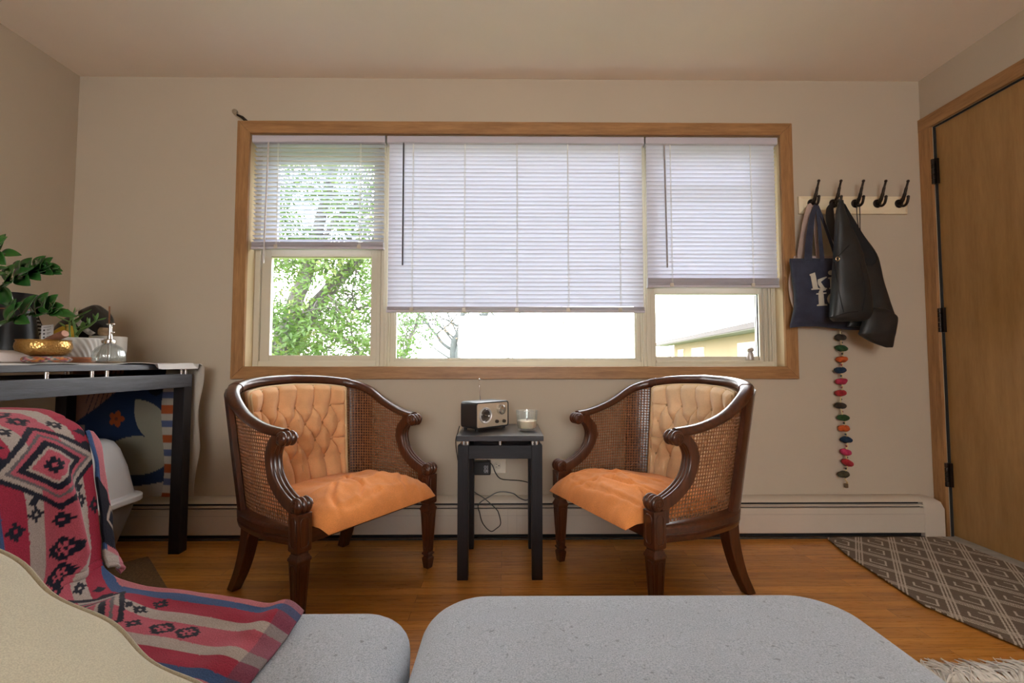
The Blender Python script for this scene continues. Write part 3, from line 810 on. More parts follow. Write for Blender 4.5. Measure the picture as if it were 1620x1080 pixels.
    g.grid(lambda p, q: cush(p, q, True), N1, N2); nb = len(g.v); g.grid(lambda p, q: cush(p, q, False), N1, N2)
    def bi(i, j): return j*(N1+1)+i
    bd = [bi(i, 0) for i in range(N1)]+[bi(N1, j) for j in range(N2)]+[bi(i, N2) for i in range(N1, 0, -1)]+[bi(0, j) for j in range(N2, 0, -1)]
    for a, b in zip(bd, bd[1:]+bd[:1]): g.f.append((a, b, b+nb, a+nb))
    g.obj('seat_cushion', SEATC, ch, ang=75)
    ch.location = loc; ch.rotation_euler = (0, 0, ang-PI/2)
    return ch
CREASES = {3: [[(-.02, -.20), (.03, -.10), (.04, -.02), (.09, .03)], [(.10, -.10), (.17, -.02), (.20, .06)], [(-.20, -.06), (-.13, .01), (-.11, .07)], [(-.24, .02), (-.19, .05), (-.18, .08)], [(.0, .03), (.10, .05), (.18, .05)]],
           8: [[(-.20, -.12), (-.08, -.05), (.02, -.03)], [(-.22, .0), (-.10, .035), (.05, .045), (.16, .03)], [(.14, -.08), (.18, .0), (.17, .07)], [(.23, .0), (.21, .04), (.235, .08)], [(-.10, -.22), (.02, -.14), (.10, -.12)], [(.02, .0), (.10, .06)]]}
SEATC = fabric('orange_velvet', (.90, .325, .095), .16, 500, .85, .12, .35, 7)
make_chair('caned barrel armchair with peach tufted back, on the litter box side of the stool', (-.5134, 1.755, 0), -.5796, (.86, .47, .225), 3)
make_chair('caned barrel armchair with paler cream tufted back, on the coat hook side of the stool', (.3648, 1.7943, 0), -2.7132, (.86, .60, .36), 8)
random.seed(21)
#@@PART2
# ------------------------------------------------------------------ tall black-brown table against the left wall
TX0, TX1, TY0, TY1, TZ = -2.135, -1.531, .55, 2.202, .884
tb = thing('counter_table', 'tall black-brown wooden table with steel spacers along the side wall', 'table', ((TX0+TX1)/2, (TY0+TY1)/2, 0))
for x in (TX0, TX1-.052):
    for y in (TY0, TY1-.052):
        G().box(x, x+.052, y, y+.052, 0, .836).obj('leg', BLACKWV, tb, bevel=.002)
        for dx, dy in ((.012, .012), (.040, .012), (.012, .040), (.040, .040)):
            pass
        for dx in (.016, .036): G().lathe([(.0062, .836), (.0062, .861)], (x+dx, y+.026, 0), 12).obj('spacer', CHROME, tb)
GRAYTOP = wood('blue_grey_worn_black_wood', (.016, .016, .020), (.060, .062, .075), 1, .40, 1.5, .05, 18, .3)
G().box(TX1-.022, TX1+.004, TY0+.052, TY1-.010, .776, .838).obj('apron', GRAYTOP, tb, bevel=.002)
G().box(TX0, TX0+.022, TY0+.052, TY1-.052, .776, .838).obj('apron', GRAYTOP, tb, bevel=.002)
for y in (TY0+.004, TY1-.026): G().box(TX0+.052, TX1-.052, y, y+.022, .776, .836).obj('apron', BLACKW, tb, bevel=.002)
for y in (1.20, 1.52, 1.685, 1.747):
    G().lathe([(.0062, .838), (.0062, .861)], (TX1-.012, y, 0), 12).obj('spacer', CHROME, tb)
G().box(TX0-.02, TX1-.004, TY0-.01, TY1+.004, .861, TZ).obj('table_top', GRAYTOP, tb, bevel=.002)

# tapestry: lies on the table top and hangs over its far end
CREAM, NAVY, ORNG, SAND, ROSE = (.52, .46, .38), (.016, .035, .090), (.42, .090, .025), (.34, .32, .24), (.40, .21, .15)
def leaf2(a, b, ax, ay, bx, by, wd):
    dx, dy = bx-ax, by-ay; L = math.hypot(dx, dy); t = ((a-ax)*dx+(b-ay)*dy)/L/L; q = abs((a-ax)*dy-(b-ay)*dx)/L
    return 0 < t < 1 and q < wd*math.sin(PI*t)**.8
def tap_col(x, z):
    a = (x-TX0)/(TX1-TX0); b = (z-.23)/(.88-.23)      # a 0..1 across, b 0..1 up
    if b > 1: return (.66, .62, .58)
    if a > .86: return (.60, .54, .46)
    if a > .735+.02*math.sin(b*7):
        q = (b*4.6+.1) % 1; return ORNG if q < .30 else CREAM if q < .55 else (.10, .13, .25) if q < .78 else CREAM
    if b < .115+.02*math.sin(a*9): return (.42, .37, .31) if a > .12 else (.25, .22, .2)
    fx, fz = .36, .595
    d = math.hypot((a-fx)*.60, (b-fz)*.65); th = math.atan2((b-fz)*.65, (a-fx)*.6)
    if d < .008: return (.16, .05, .03)
    if d < .040*(.58+.42*abs(math.cos(2.5*th))): return ORNG
    if leaf2(a, b, .50, .74, .79, .38, .115): return SAND
    if leaf2(a, b, .22, .33, .84, .31, .145): return SAND
    e = b-(.585+(a-.05)*.72)
    if e > 0 and a < .40:
        s = (a*1.0-b*.35)*26
        return (.03, .03, .05) if (s % 1) < .16 and e < .20 and a > .10 else ROSE
    if a < .10 and b < .55: return (.30, .22, .19)
    if math.hypot((a-.66)*.6, (b-.83)*.65) < .040: return (.010, .011, .022)
    return NAVY
g = G(); cols = []
NXc, NLc = 260, 420
topY0 = .62
def tap_p(p, q):
    x = TX0-.01+(TX1+.022-TX0+.01)*p
    L1 = TY1+.030-topY0; L2 = .655; l = q*(L1+L2)
    wob = noise.noise(Vector((x*5, l*5, 4)))
    if l < L1-.02:
        y = topY0+l
        fold = .0035*max(0, noise.noise(Vector((x*9, y*7, 1))))
        edge = max(0, (x-(TX1-.05))/.05)
        if p > .90:                                    # wavy front edge stays back of the apron over most of the length
            k = (p-.90)/.10; cut = .055*(1-max(0, min(1, (y-1.86)/.12)))*(.75+.35*math.sin(y*9))
            x -= k*max(0, cut)
        z = TZ+.0022+fold*1.6+edge*.004*math.sin(y*21)
        if y > 1.96 and x > TX1-.004: z = TZ+.002-(x-TX1+.004)*.9
        return (x, y, z)
    a = min(1, (l-(L1-.02))/.04)
    z = TZ+.002-.012*(1-math.cos(a*PI/2)) if a < 1 else TZ-.010-(l-L1-.02)
    y = TY1+.010+.028*math.sin(a*PI/2)
    y += .006*math.sin(x*24+1.2*wob)*min(1, max(0, l-L1)*4); 
    xx = x+.010*math.sin(z*17)*max(0, p-.8)*5*(a >= 1)-.018*max(0, p-.7)/.3*min(1, max(0, (TZ-z)/.5))
    return (xx, min(y, D-.085), z)
g.grid(tap_p, NXc, NLc)
cols = [tap_col(v.x, v.z) if v.y > TY1+.012 else (.62, .585, .56) for v in g.v]
tp = g.obj('table_runner', attr_mat('tapestry_weave', .9, .1, 900, .3, .25), None, attr=cols, solid=.0016, ang=180)
tag(tp, 'cloth over the tall table with navy leaf and orange flower design hanging down its end', 'tablecloth')
ZT = TZ+.0082

# things on the table
vs = thing('vase', 'tall flared matt black vase behind the brass bowl', 'vase', (-1.925, 1.76, ZT))
G().lathe([(.0, 0), (.078, 0), (.082, .006), (.080, .05), (.068, .13), (.060, .19), (.058, .205), (.0605, .235), (.066, .268), (.0635, .268), (.056, .22), (.055, .19), (.0, .19)], (-1.925, 1.76, ZT), 48).obj('body', plain('matt_black_ceramic', (.010, .010, .012), .36, spec=.25), vs)
G().lathe([(.0592, .203), (.0600, .2045), (.0592, .206)], (-1.925, 1.76, ZT), 48).obj('rim_line', plain('terracotta_line', (.30, .09, .03), .6), vs)

BRASS = M('hammered_brass'); _v = BRASS.coord(); _vo = BRASS.n('TexVoronoi', i_Scale=130); BRASS.l(_v, _vo.inputs['Vector'])
BRASS.col(BRASS.ramp(BRASS.noise(_v, 18, 3), [(.3, (.38, .20, .055)), (.7, (.62, .38, .13))])).set(Metallic=.9, Roughness=.34); BRASS.bump(_vo.outputs['Distance'], .5, .003)
bc = (-1.693, 1.655)
cu = thing('ring_cushion', 'small striped ring cushion under the brass singing bowl', 'cushion', (*bc, ZT))
g = G(); rings = []
for i in range(64):
    A = 2*PI*i/64; rings.append([(bc[0]+(.056+.021*math.cos(t))*math.cos(A), bc[1]+(.056+.021*math.cos(t))*math.sin(A), ZT+.011+.011*math.sin(t)) for t in [2*PI*k/18 for k in range(18)]])
g.loft(rings, loop=True)
pal = [(.45, .10, .05), (.60, .26, .05), (.07, .06, .07), (.50, .12, .20), (.62, .55, .40), (.10, .20, .22), (.60, .20, .06)]
cols = [pal[int((i//18)*.9+(i % 18)*.55) % 7] for i in range(len(g.v))]
g.obj('ring', attr_mat('striped_cotton', .9, .2, 1200, .3), cu, attr=cols)
sb = thing('singing_bowl', 'hammered brass singing bowl on a striped ring cushion', 'bowl', (*bc, ZT+.0225))
bz = ZT+.0225
G().lathe([(.0, .000), (.045, .0005), (.062, .007), (.073, .020), (.0765, .034), (.075, .046), (.0715, .055), (.0735, .0575), (.0740, .060), (.0705, .060), (.0690, .056), (.072, .044), (.072, .034), (.062, .014), (.0, .006)], (*bc, bz), 56).obj('bowl', BRASS.m, sb)
ml = thing('mallet', 'short wooden mallet resting across the rim of the brass bowl', 'mallet', (-1.65, 1.66, bz+.06))
a, b = Vector((-1.722, 1.668, bz+.0445)), Vector((-1.604, 1.640, bz+.0825))
G().tube([a, a+(b-a)*.3, a+(b-a)*.75, b-(b-a)*.02, b], [.010, .0125, .0138, .0138, .0120], 20).obj('stick', wood('walnut_stick', (.14, .055, .03), (.26, .115, .065), 0, .5, 2), ml)
G().tube([b-(b-a)*.002, b+(b-a)*.004], [.0118, .0112], 20).obj('end_grain', plain('pale_end_grain', (.50, .27, .19), .6), ml)

WHITEC = plain('white_ceramic', (.70, .69, .66), .35, var=.03)
pc = (-1.789, 1.88)
sc_ = thing('saucer', 'round terracotta saucer under the ribbed white planter', 'saucer', (*pc, ZT))
G().lathe([(.0, 0), (.058, 0), (.066, .012), (.070, .0125), (.071, .021), (.067, .022), (.064, .008), (.0, .006)], (*pc, ZT), 48).obj('dish', plain('terracotta', (.42, .165, .08), .75, bump=.2), sc_)
pl = thing('succulent_planter', 'white planter with slanting ribs holding a green succulent', 'potted plant', (*pc, ZT+.0065))
pz = ZT+.0065
prof = [(.0, 0), (.052, 0)]+[(.052+.031*(t**.85), .004+.091*t) for t in np.linspace(0, 1, 26)]+[(.080, .095), (.076, .088), (.0, .086)]
def ribs(a, h):
    if h < .008 or h > .088: return 1
    k = math.sin(22*(a+h*9)); return 1+.022*k
G().lathe(prof, (*pc, pz), 220, 'z', ribs).obj('pot', WHITEC, pl, ang=60)
G().lathe([(0, .089), (.074, .089), (.075, .085)], (*pc, pz), 30).obj('soil', plain('dark_soil', (.03, .02, .014), .9, bump=.6, bscale=120), pl)
LEAFG = leaf_mat('succulent_green', [(.3, (.06, .19, .035)), (.7, (.20, .38, .10))], 20, .2)
STEMG = plain('succulent_stem', (.13, .26, .07), .45, var=.25, scale=40)
def sleaf(g, base, d, L, wd, th=.005):
    d = Vector(d).normalized(); s = d.cross(Vector((0, 0, 1)));
    s = s.normalized() if s.length > .05 else Vector((1, 0, 0)); n = s.cross(d); rings = []
    for t in (0, .12, .35, .6, .8, .93, 1):
        w_ = wd*math.sin(PI*min(.98, (t*.92+.05)))**.8; h_ = th*max(.15, w_/wd); c = Vector(base)+d*L*t+n*(.10*L*t*t)
        rings.append([c+s*(w_*.5*math.cos(q))+n*(h_*.5*math.sin(q)) for q in [2*PI*k/8 for k in range(8)]])
    g.loft(rings)
P0 = Vector((*pc, pz+.088))
for base, path, leaves in (
    ((.0, 0), [(.008, -.01, 0), (.004, -.012, .035), (-.004, -.015, .075), (-.006, -.016, .105)], [(.45, (1, .1, .55), .06), (.62, (-1, -.2, .35), .058), (.72, (1, -.3, .3), .062), (.86, (-.8, .3, .8), .035), (.92, (1, .1, .35), .075), (1, (.2, .2, 1), .03), (1, (-.7, -.3, .7), .03)]),
    ((0, 0), [(.008, -.01, .02), (.035, -.02, .040), (.065, -.022, .055), (.092, -.02, .078)], [(.45, (.2, -.2, 1), .032), (.6, (.3, .1, 1), .04), (.75, (-.5, 0, 1), .035), (.95, (.5, 0, 1), .04), (1, (1, .2, .25), .04), (1, (-.2, -.4, .9), .03)]),
    ((0, 0), [(-.032, .0, 0), (-.034, -.002, .04), (-.030, -.004, .075)], [(.6, (-1, 0, .5), .05), (.8, (1, .2, .5), .045), (1, (-1, -.1, .35), .065), (1, (.3, .1, 1), .04)])):
    ph = catmull([P0+Vector(q) for q in path], 5)
    G().tube(ph, list(np.linspace(.0065, .0038, len(ph))), 8).obj('stem', STEMG, pl)
    g = G()
    for t, d, L in leaves: sleaf(g, ph[int(t*(len(ph)-1))], d, L, .016)
    g.obj('leaves', LEAFG, pl)
G().tube([P0+Vector((-.006, -.035, -.004)), P0+Vector((-.010, -.036, .060))], .0055, 6).obj('plant_tag', plain('yellow_blue_tag', (.45, .33, .05), .5, var=.9, scale=60), pl)

wp = thing('plant_pot', 'plain white ceramic pot behind the glass mister', 'pot', (-1.840, 2.085, ZT))
G().lathe([(.0, .006), (.052, .006), (.060, .014), (.066, .06), (.067, .118), (.064, .120), (.061, .110), (.0, .105)], (-1.840, 2.085, ZT), 48).obj('pot', WHITEC, wp)
G().lathe([(.0, 0), (.05, 0), (.05, .006), (.0, .006)], (-1.83, 2.085, ZT), 30).obj('cork_base', plain('cork', (.45, .33, .2), .8, bump=.4), wp)
ic = thing('incense_stick', 'thin brown incense stick standing upright behind the glass mister', 'incense', (-1.758, 1.985, ZT))
G().tube([(-1.751, 1.985, ZT), (-1.752, 1.985, ZT+.17)], .0022, 8).tube([(-1.752, 1.985, ZT+.165), (-1.754, 1.985, ZT+.247)], .0030, 8).obj('stick', plain('incense_brown', (.23, .10, .05), .8, var=.3), ic)
ck = thing('cork_stopper', 'small chewed cork hanging beside the incense stick over the white pot', 'cork', (-1.816, 2.03, ZT+.12))
G().lathe([(.0, 0), (.014, 0), (.017, .006), (.018, .025), (.014, .036), (.0, .036)], (-1.816, 2.030, ZT+.1205), 14, 'z', lambda a, h: 1+.12*math.sin(3*a+h*300)).obj('cork', plain('natural_cork', (.40, .29, .18), .9, var=.3, scale=80, bump=.8, bscale=150), ck)

mi = thing('glass_mister', 'ribbed clear glass plant mister with chrome pump near the table corner', 'mister', (-1.588, 1.805, ZT))
mc = (-1.588, 1.805, ZT)
MG = glass_mat('ribbed_glass', (.95, .97, .97), .25, .12, .26, .05)
rb = lambda a, h: 1+.025*abs(math.sin(14*a)) if .004 < h < .072 else 1
G().lathe([(.0, .001), (.048, .001), (.051, .006), (.052, .028), (.049, .045), (.038, .060), (.022, .071), (.017, .076), (.014, .076), (.020, .068), (.036, .056), (.046, .042), (.0485, .026), (.047, .008), (.0, .006)], mc, 168, 'z', rb).obj('bottle', MG, mi, ang=80)
G().lathe([(.0, .0065), (.0465, .0085), (.0480, .020), (.0, .0205)], mc, 40).obj('water', glass_mat('still_water', (.90, .91, .88), .1), mi)
g = G().lathe([(.0, .074), (.0185, .074), (.0195, .079), (.0195, .088), (.016, .092), (.009, .094), (.0075, .110), (.0, .110)], mc, 28)
for sx_ in (-1, 1): g.lathe([(.0, -.006), (.0075, -.005), (.0085, 0), (.0075, .005), (.0, .006)], (mc[0]+sx_*.015, mc[1]-.008, mc[2]+.083), 14, 'x')
g.obj('collar', CHROME, mi)
g = G().tube([(mc[0], mc[1], mc[2]+.10), (mc[0], mc[1], mc[2]+.152)], .0058, 14)
g.tube([(mc[0]-.014, mc[1], mc[2]+.153), (mc[0]+.012, mc[1], mc[2]+.153)], [.003, .0045], 10); g.ball((mc[0]+.012, mc[1], mc[2]+.153), .0052)
g.tube([(mc[0], mc[1], mc[2]+.118), (mc[0]+.012, mc[1], mc[2]+.120)], .003, 8); g.ball((mc[0]+.013, mc[1], mc[2]+.120), .0045)
g.obj('pump', CHROME, mi)
G().tube([(mc[0], mc[1], mc[2]+.075), (mc[0]+.002, mc[1], mc[2]+.012)], .0026, 8).obj('dip_tube', plain('clear_tube', (.6, .6, .58), .3), mi)

# bags, card and packets behind the bowl
def crumple(rings, n, amp, seed, name, mat, parent=None, sub=1):
    g = G(); out = []
    for r in rings:
        out.append([Vector(p)+Vector((noise.noise(Vector((p[0]*22, p[1]*22, p[2]*22+seed))), noise.noise(Vector((p[0]*22+9, p[1]*22, p[2]*22+seed))), noise.noise(Vector((p[0]*22, p[1]*22+9, p[2]*22+seed)))))*amp for p in r])
    return g.loft(out).obj(name, mat, parent, ang=50, sub=sub)
def ell(c, A, B, n=20): return [Vector(c)+Vector(A)*math.cos(2*PI*k/n)+Vector(B)*math.sin(2*PI*k/n) for k in range(n)]
BAGM = plain('black_plastic_film', (.016, .015, .016), .28, bump=.4, bscale=40, bdist=.004)
sbag = thing('soil_bag', 'crumpled black bag with a printed white strip behind the succulent', 'bag', (-1.95, 2.06, ZT))
ax = Vector((.20, .01, .135)).normalized(); pn = Vector((-.135, 0, .20)).normalized()
c0 = Vector((-2.075, 2.10, ZT+.095)); rings = []
for t, ra, rb_ in ((0, .03, .03), (.02, .065, .05), (.07, .080, .06), (.12, .078, .06), (.17, .072, .055), (.225, .066, .05), (.230, .055, .042)):
    rings.append(ell(c0+ax*t, pn*ra, Vector((0, 1, 0))*rb_, 22))
crumple(rings, 22, .010, 3.0, 'bag', BAGM, sbag)
g = G()
for s in (0,):
    pts = []
    for i in range(9):
        aa = math.radians(-150+120*i/8)
        for w_ in (0, 1): pts.append(c0+ax*(.150+.026*w_)+pn*.080*math.cos(aa)+Vector((0, 1, 0))*.0675*math.sin(aa))
    n0 = len(g.v); g.v += pts
    for i in range(8): g.f.append((n0+2*i, n0+2*i+1, n0+2*i+3, n0+2*i+2))
g.obj('printed_strip', plain('printed_strip', (.5, .48, .44), .5, var=.5, scale=70), sbag, solid=.0012)
mg = thing('black_packet', 'flat black packet with small white print lying beside the black vase', 'packet', (-1.90, 1.93, ZT))
crumple([ell((-2.045, 1.90, ZT+.035), (0, .05, 0), (0, 0, .034)), ell((-2.02, 1.90, ZT+.042), (0, .055, 0), (0, 0, .040)), ell((-1.96, 1.90, ZT+.040), (0, .055, 0), (0, 0, .038)), ell((-1.905, 1.90, ZT+.032), (0, .055, 0), (0, 0, .03)), ell((-1.89, 1.90, ZT+.03), (0, .05, 0), (0, 0, .018))], 20, .008, 7, 'bag', BAGM, mg)
g = G(); [g.box(-2.0+.012*k, -1.992+.012*k, 1.842, 1.8450, ZT+.040+.004*(k % 2), ZT+.047) for k in range(6)]; g.obj('print', plain('white_ink', (.6, .6, .58), .6), mg, smooth=False)
cv = thing('chevron_sleeve', 'narrow paper sleeve with black and white chevrons leaning above the black packet', 'sleeve', (-1.955, 1.90, ZT+.06))
g = G(); cc = []
A0, UP, SD = Vector((-1.915, 1.86, ZT+.115)), Vector((-.44, .02, .90)).normalized(), Vector((.90, 0, .44)).normalized()
NX_, NY_ = 24, 48
g.grid(lambda p, q: A0+SD*(.034*(p-.5))+UP*(.095*q)+Vector((0, -.006*math.cos(PI*(p-.5)), 0)), NX_, NY_)
for j in range(NY_+1):
    for i in range(NX_+1):
        p, q = i/NX_-.5, j/NY_; s = (q*5.5+abs(p)*1.1) % 1
        cc.append((.62, .60, .55) if .42 < s < .92 and abs(p) < .45 else (.02, .02, .02))
g.obj('paper', attr_mat('chevron_print', .6, 0, 300, .1, .1), cv, attr=cc, solid=.001)
yl = thing('yellow_cloth', 'crumpled mustard yellow cloth behind the small white card', 'cloth', (-1.80, 1.85, ZT))
crumple([ell((-2.03, 1.995, ZT+.012), (0, .025, 0), (0, 0, .010)), ell((-2.02, 1.995, ZT+.070), (0, .032, 0), (0, 0, .055)), ell((-1.98, 1.995, ZT+.095), (0, .035, 0), (0, 0, .060)), ell((-1.93, 1.995, ZT+.125), (0, .035, 0), (0, 0, .050)), ell((-1.905, 1.995, ZT+.125), (0, .025, 0), (0, 0, .030))], 20, .010, 12, 'cloth', plain('mustard_cloth', (.52, .34, .025), .8), yl)
dh = thing('small_dish', 'low white ceramic dish beside the brass bowl', 'dish', (-1.80, 1.79, ZT))
G().lathe([(.0, 0), (.030, 0), (.040, .030), (.0445, .076), (.042, .077), (.037, .03), (.0, .008)], (-1.775, 1.745, ZT), 36).obj('dish', WHITEC, dh)
cdd = thing('card', 'small white printed card tilted against the yellow cloth', 'card', (-1.73, 1.80, ZT+.07))
O, EX, EZ = Vector((-1.797, 1.745, ZT+.062)), Vector((.98, .05, .12)).normalized(), Vector((-.12, .10, .98)).normalized()
N_ = EX.cross(EZ)
def cardbox(g, a0, a1, b0, b1, h0, h1):
    v = [O+EX*a+EZ*b-N_*(-h) for h in (h0, h1) for a, b in ((a0, b0), (a1, b0), (a1, b1), (a0, b1))]
    g.add(v, [(0, 3, 2, 1), (4, 5, 6, 7), (0, 1, 5, 4), (1, 2, 6, 5), (2, 3, 7, 6), (3, 0, 4, 7)])
g = G(); cardbox(g, 0, .044, 0, .082, 0, .0008); g.obj('card_stock', plain('white_card', (.68, .70, .74), .6), cdd, smooth=False)
g = G()
for k, b in enumerate((.062, .048, .034)):
    cardbox(g, .007, .014, b-.003, b+.003, -.0004, .0012)
    for j in range(3): cardbox(g, .020, .036-.004*j, b+.003-.003*j, b+.004-.003*j, -.0004, .0012)
cardbox(g, .008, .036, .0725, .0740, -.0004, .0012)
g.obj('card_print', plain('black_ink', (.05, .05, .06), .6), cdd, smooth=False)
pk = thing('match_packet', 'red and white printed paper packet in front of the black vase', 'packet', (-1.74, 1.56, ZT))
pcx = -1.745
g = G().loft([[(pcx+x, 1.56+y*.06, ZT+z) for x, z, y in ((x0, z0, -1), (x0, z0, 1), (x0, z1, 1), (x0, z1, -1))] for x0, z0, z1 in ((-.05, .0005, .040), (-.02, .0005, .044), (.02, .0005, .040), (.045, .0005, .034), (.05, .002, .030))])
g.obj('packet', plain('white_paper', (.62, .55, .52), .7), pk, bevel=.003)
g = G()
for k in range(5): g.box(pcx+.000, pcx+.042-.003*(k % 2), 1.4985-.0008, 1.5005, ZT+.006+k*.0065, ZT+.0088+k*.0065)
g.obj('red_print', plain('red_ink', (.45, .05, .06), .6), pk, smooth=False)
g = G(); g.box(pcx-.030, pcx-.004, 1.4985-.0008, 1.5005, ZT+.006, ZT+.030); g.obj('blue_print', plain('blue_ink', (.12, .10, .28), .6), pk, smooth=False)
bk = thing('brown_box', 'dark brown box with a red band beside the black vase at the edge of view', 'box', (-2.12, 1.87, ZT))
G().box(-2.148, -2.093, 1.84, 1.90, ZT, ZT+.27).obj('carton', plain('dark_brown_card', (.055, .035, .028), .6), bk, bevel=.004)
G().box(-2.149, -2.0915, 1.8385, 1.9015, ZT+.115, ZT+.19).obj('band', plain('red_band', (.30, .025, .03), .5), bk, bevel=.003)

# large glossy-leaved plant whose stems arch in from the edge of the view
zp = thing('zz_plant', 'arching plant with glossy dark green leaves over the black vase', 'potted plant', (-1.93, 1.38, ZT))
zc = Vector((-1.93, 1.38, ZT))
G().lathe([(.0, 0), (.07, 0), (.085, .10), (.092, .15), (.088, .15), (.08, .13), (.0, .13)], zc, 40).obj('pot', plain('grey_pot', (.25, .24, .23), .6), zp)
G().lathe([(0, .135), (.080, .134), (.08, .13)], zc, 24).obj('soil', plain('pot_soil', (.03, .02, .014), .9), zp)
ZL = M('zz_leaf'); _v = ZL.coord(); ZL.col(ZL.ramp(ZL.noise(_v, 9, 3), [(.3, (.012, .06, .013)), (.7, (.05, .16, .030))])).set(Roughness=.22, Coat_Weight=.3)
ZS = plain('zz_stem', (.035, .085, .02), .4, var=.3, scale=40)
def zleaf(base, d, up, L, wd):
    d = Vector(d).normalized(); s = d.cross(Vector(up)).normalized(); n = s.cross(d); g = G(); nt_, ns_ = 12, 6
    def fn(p, q):
        w_ = wd*.62*(math.sin(PI*min(1, q**.85))**.75)*(1-.12*q); a = (2*p-1)
        return Vector(base)+d*(L*q)+s*(w_*a)+n*(abs(a)*w_*.35-.10*L*q*q+.03*L*math.sin(PI*q))
    g.grid(fn, ns_, nt_); return g.obj('leaf', ZL.m, zp, ang=180, solid=.0012)
def zstem(pts, leaves, r0=.009, r1=.003):
    ph = catmull(pts, 8); G().tube(ph, list(np.linspace(r0, r1, len(ph))), 8).obj('stem', ZS, zp)
    extra = [(max(.4, t-.035), (d[0]*.8, d[1]-.45, d[2]*.75+.1), L*.92, wd) for t, d, L, wd in leaves[2:-1]]
    for t, d, L, wd in leaves+extra:
        i = min(len(ph)-1, int(t*(len(ph)-1))); zleaf(ph[i], d, (0, -1, .35), L, wd)
P = lambda px, py, y: pxw(px, py, y)
zb_ = zc+Vector((0, 0, .13))
st1 = [zb_, P(-55, 500, 1.42), P(-8, 462, 1.50), P(30, 436, 1.56), P(60, 425, 1.60), P(80, 426, 1.62)]
zstem(st1, [(.45, (.5, -.1, -.75), .085, .042), (.52, (.4, -.2, .9), .07, .040), (.55, (.9, -.2, .5), .075, .036), (.60, (.8, -.3, -.5), .07, .042), (.66, (.5, -.2, .9), .062, .040), (.70, (.9, .1, .2), .065, .040), (.74, (.7, -.3, -.5), .066, .036), (.78, (.55, -.1, .85), .058, .036),
            (.82, (.9, -.2, .25), .062, .036), (.86, (.85, -.3, -.35), .066, .030), (.90, (.6, -.2, .75), .052, .032), (.94, (.95, -.2, .10), .058, .030), (.97, (.9, -.1, -.30), .056, .026), (1, (1, -.2, -.12), .050, .024)])
st2 = [zb_+Vector((.01, -.02, 0)), P(-40, 535, 1.44), P(0, 512, 1.50), P(35, 500, 1.55), P(70, 493, 1.59), P(88, 492, 1.60)]
zstem(st2, [(.45, (.7, -.2, .75), .09, .040), (.55, (.75, -.2, -.25), .06, .034), (.60, (.62, -.2, .85), .092, .040), (.72, (.85, -.2, .10), .06, .034), (.76, (.45, -.2, .95), .080, .042), (.86, (.55, -.2, .85), .072, .044), (.92, (.92, -.2, -.20), .055, .030), (.97, (.75, -.2, .35), .048, .040), (1, (.95, -.1, -.22), .080, .026)])
st3 = [zb_+Vector((-.01, .01, 0)), P(-60, 450, 1.42), P(-35, 415, 1.46), P(-12, 402, 1.50), P(2, 400, 1.52)]
zstem(st3, [(.6, (.3, 0, 1), .07, .04), (.75, (.6, -.1, .8), .075, .036), (.82, (.8, -.2, -.7), .06, .036), (.90, (.25, 0, 1), .07, .036), (1, (1, -.1, -.08), .070, .026)])
st4 = [zb_+Vector((0, .02, 0)), P(-60, 470, 1.40), P(-35, 440, 1.45), P(-15, 428, 1.5)]
zstem(st4, [(.8, (.95, 0, .1), .065, .018), (.92, (1, 0, -.1), .062, .016), (1, (1, 0, .25), .055, .016), (.7, (.8, -.1, -.4), .07, .04)])

# ------------------------------------------------------------------ covered litter box and mat under the table
lb = thing('litter_box', 'white hooded litter box with grey base under the tall table', 'litter box', (-1.86, 1.90, 0))
def rrect(cx, cy, hx, hy, r, z, n=6):
    pts = []
    for sx_, sy_, a0 in ((1, 1, 0), (-1, 1, 90), (-1, -1, 180), (1, -1, 270)):
        for k in range(n+1):
            a = math.radians(a0+90*k/n); pts.append((cx+sx_*(hx-r)+r*math.cos(a), cy+sy_*(hy-r)+r*math.sin(a), z))
    return pts
lcx, lcy = -1.910, 1.875
g = G().loft([rrect(lcx, lcy, hx*.86, hy*.84, .06, z) for z, hx, hy in ((0, .190, .200), (.012, .200, .21), (.20, .255, .262), (.262, .272, .278))])
g.obj('base', plain('grey_plastic', (.23, .22, .21), .45, var=.05), lb)
WPL = plain('white_plastic', (.82, .82, .83), .35, var=.04, scale=5)
g = G().loft([rrect(lcx, lcy, hx*.86, hy*.84, r, z) for z, hx, hy, r in ((.262, .288, .296, .075), (.266, .300, .306, .08), (.290, .300, .306, .08), (.294, .292, .298, .075), (.298, .272, .278, .07), (.42, .252, .252, .07), (.50, .232, .225, .07), (.535, .215, .205, .07), (.548, .19, .18, .06), (.550, .12, .11, .05))])
g.obj('hood', WPL, lb, bevel=.004)
g = G().loft([[(lcx+.218+dx, lcy-.12+dy, z) for dx, dy in ((0, -.04), (.022, -.04), (.022, .04), (0, .04))] for z in (.30, .40)]+[[(lcx+.206+dx, lcy-.12+dy, .425) for dx, dy in ((0, -.035), (.018, -.035), (.018, .035), (0, .035))]])
g.obj('latch_rib', WPL, lb, bevel=.006)
lm = G(); A_, B_ = Vector((-1.645, 2.115, 0)), Vector((-1.345, 1.83, 0)); dv = (B_-A_).normalized(); nv = Vector((-dv.y, dv.x, 0))
nv = -nv if nv.x > 0 else nv
lb.location.z += .009
lm.add([p+Vector((0, 0, z)) for z in (.0005, .008) for p in (A_, A_+dv*.70, A_+dv*.70+nv*.50, A_+nv*.50)], [(0, 3, 2, 1), (4, 5, 6, 7), (0, 1, 5, 4), (1, 2, 6, 5), (2, 3, 7, 6), (3, 0, 4, 7)])
tag(lm.obj('litter_mat', plain('tan_loop_pile', (.22, .125, .055), .95, var=.35, scale=120, bump=1.0, bscale=260, bdist=.006), None, bevel=.002), 'tan pile mat on the floor beside the litter box', 'mat')

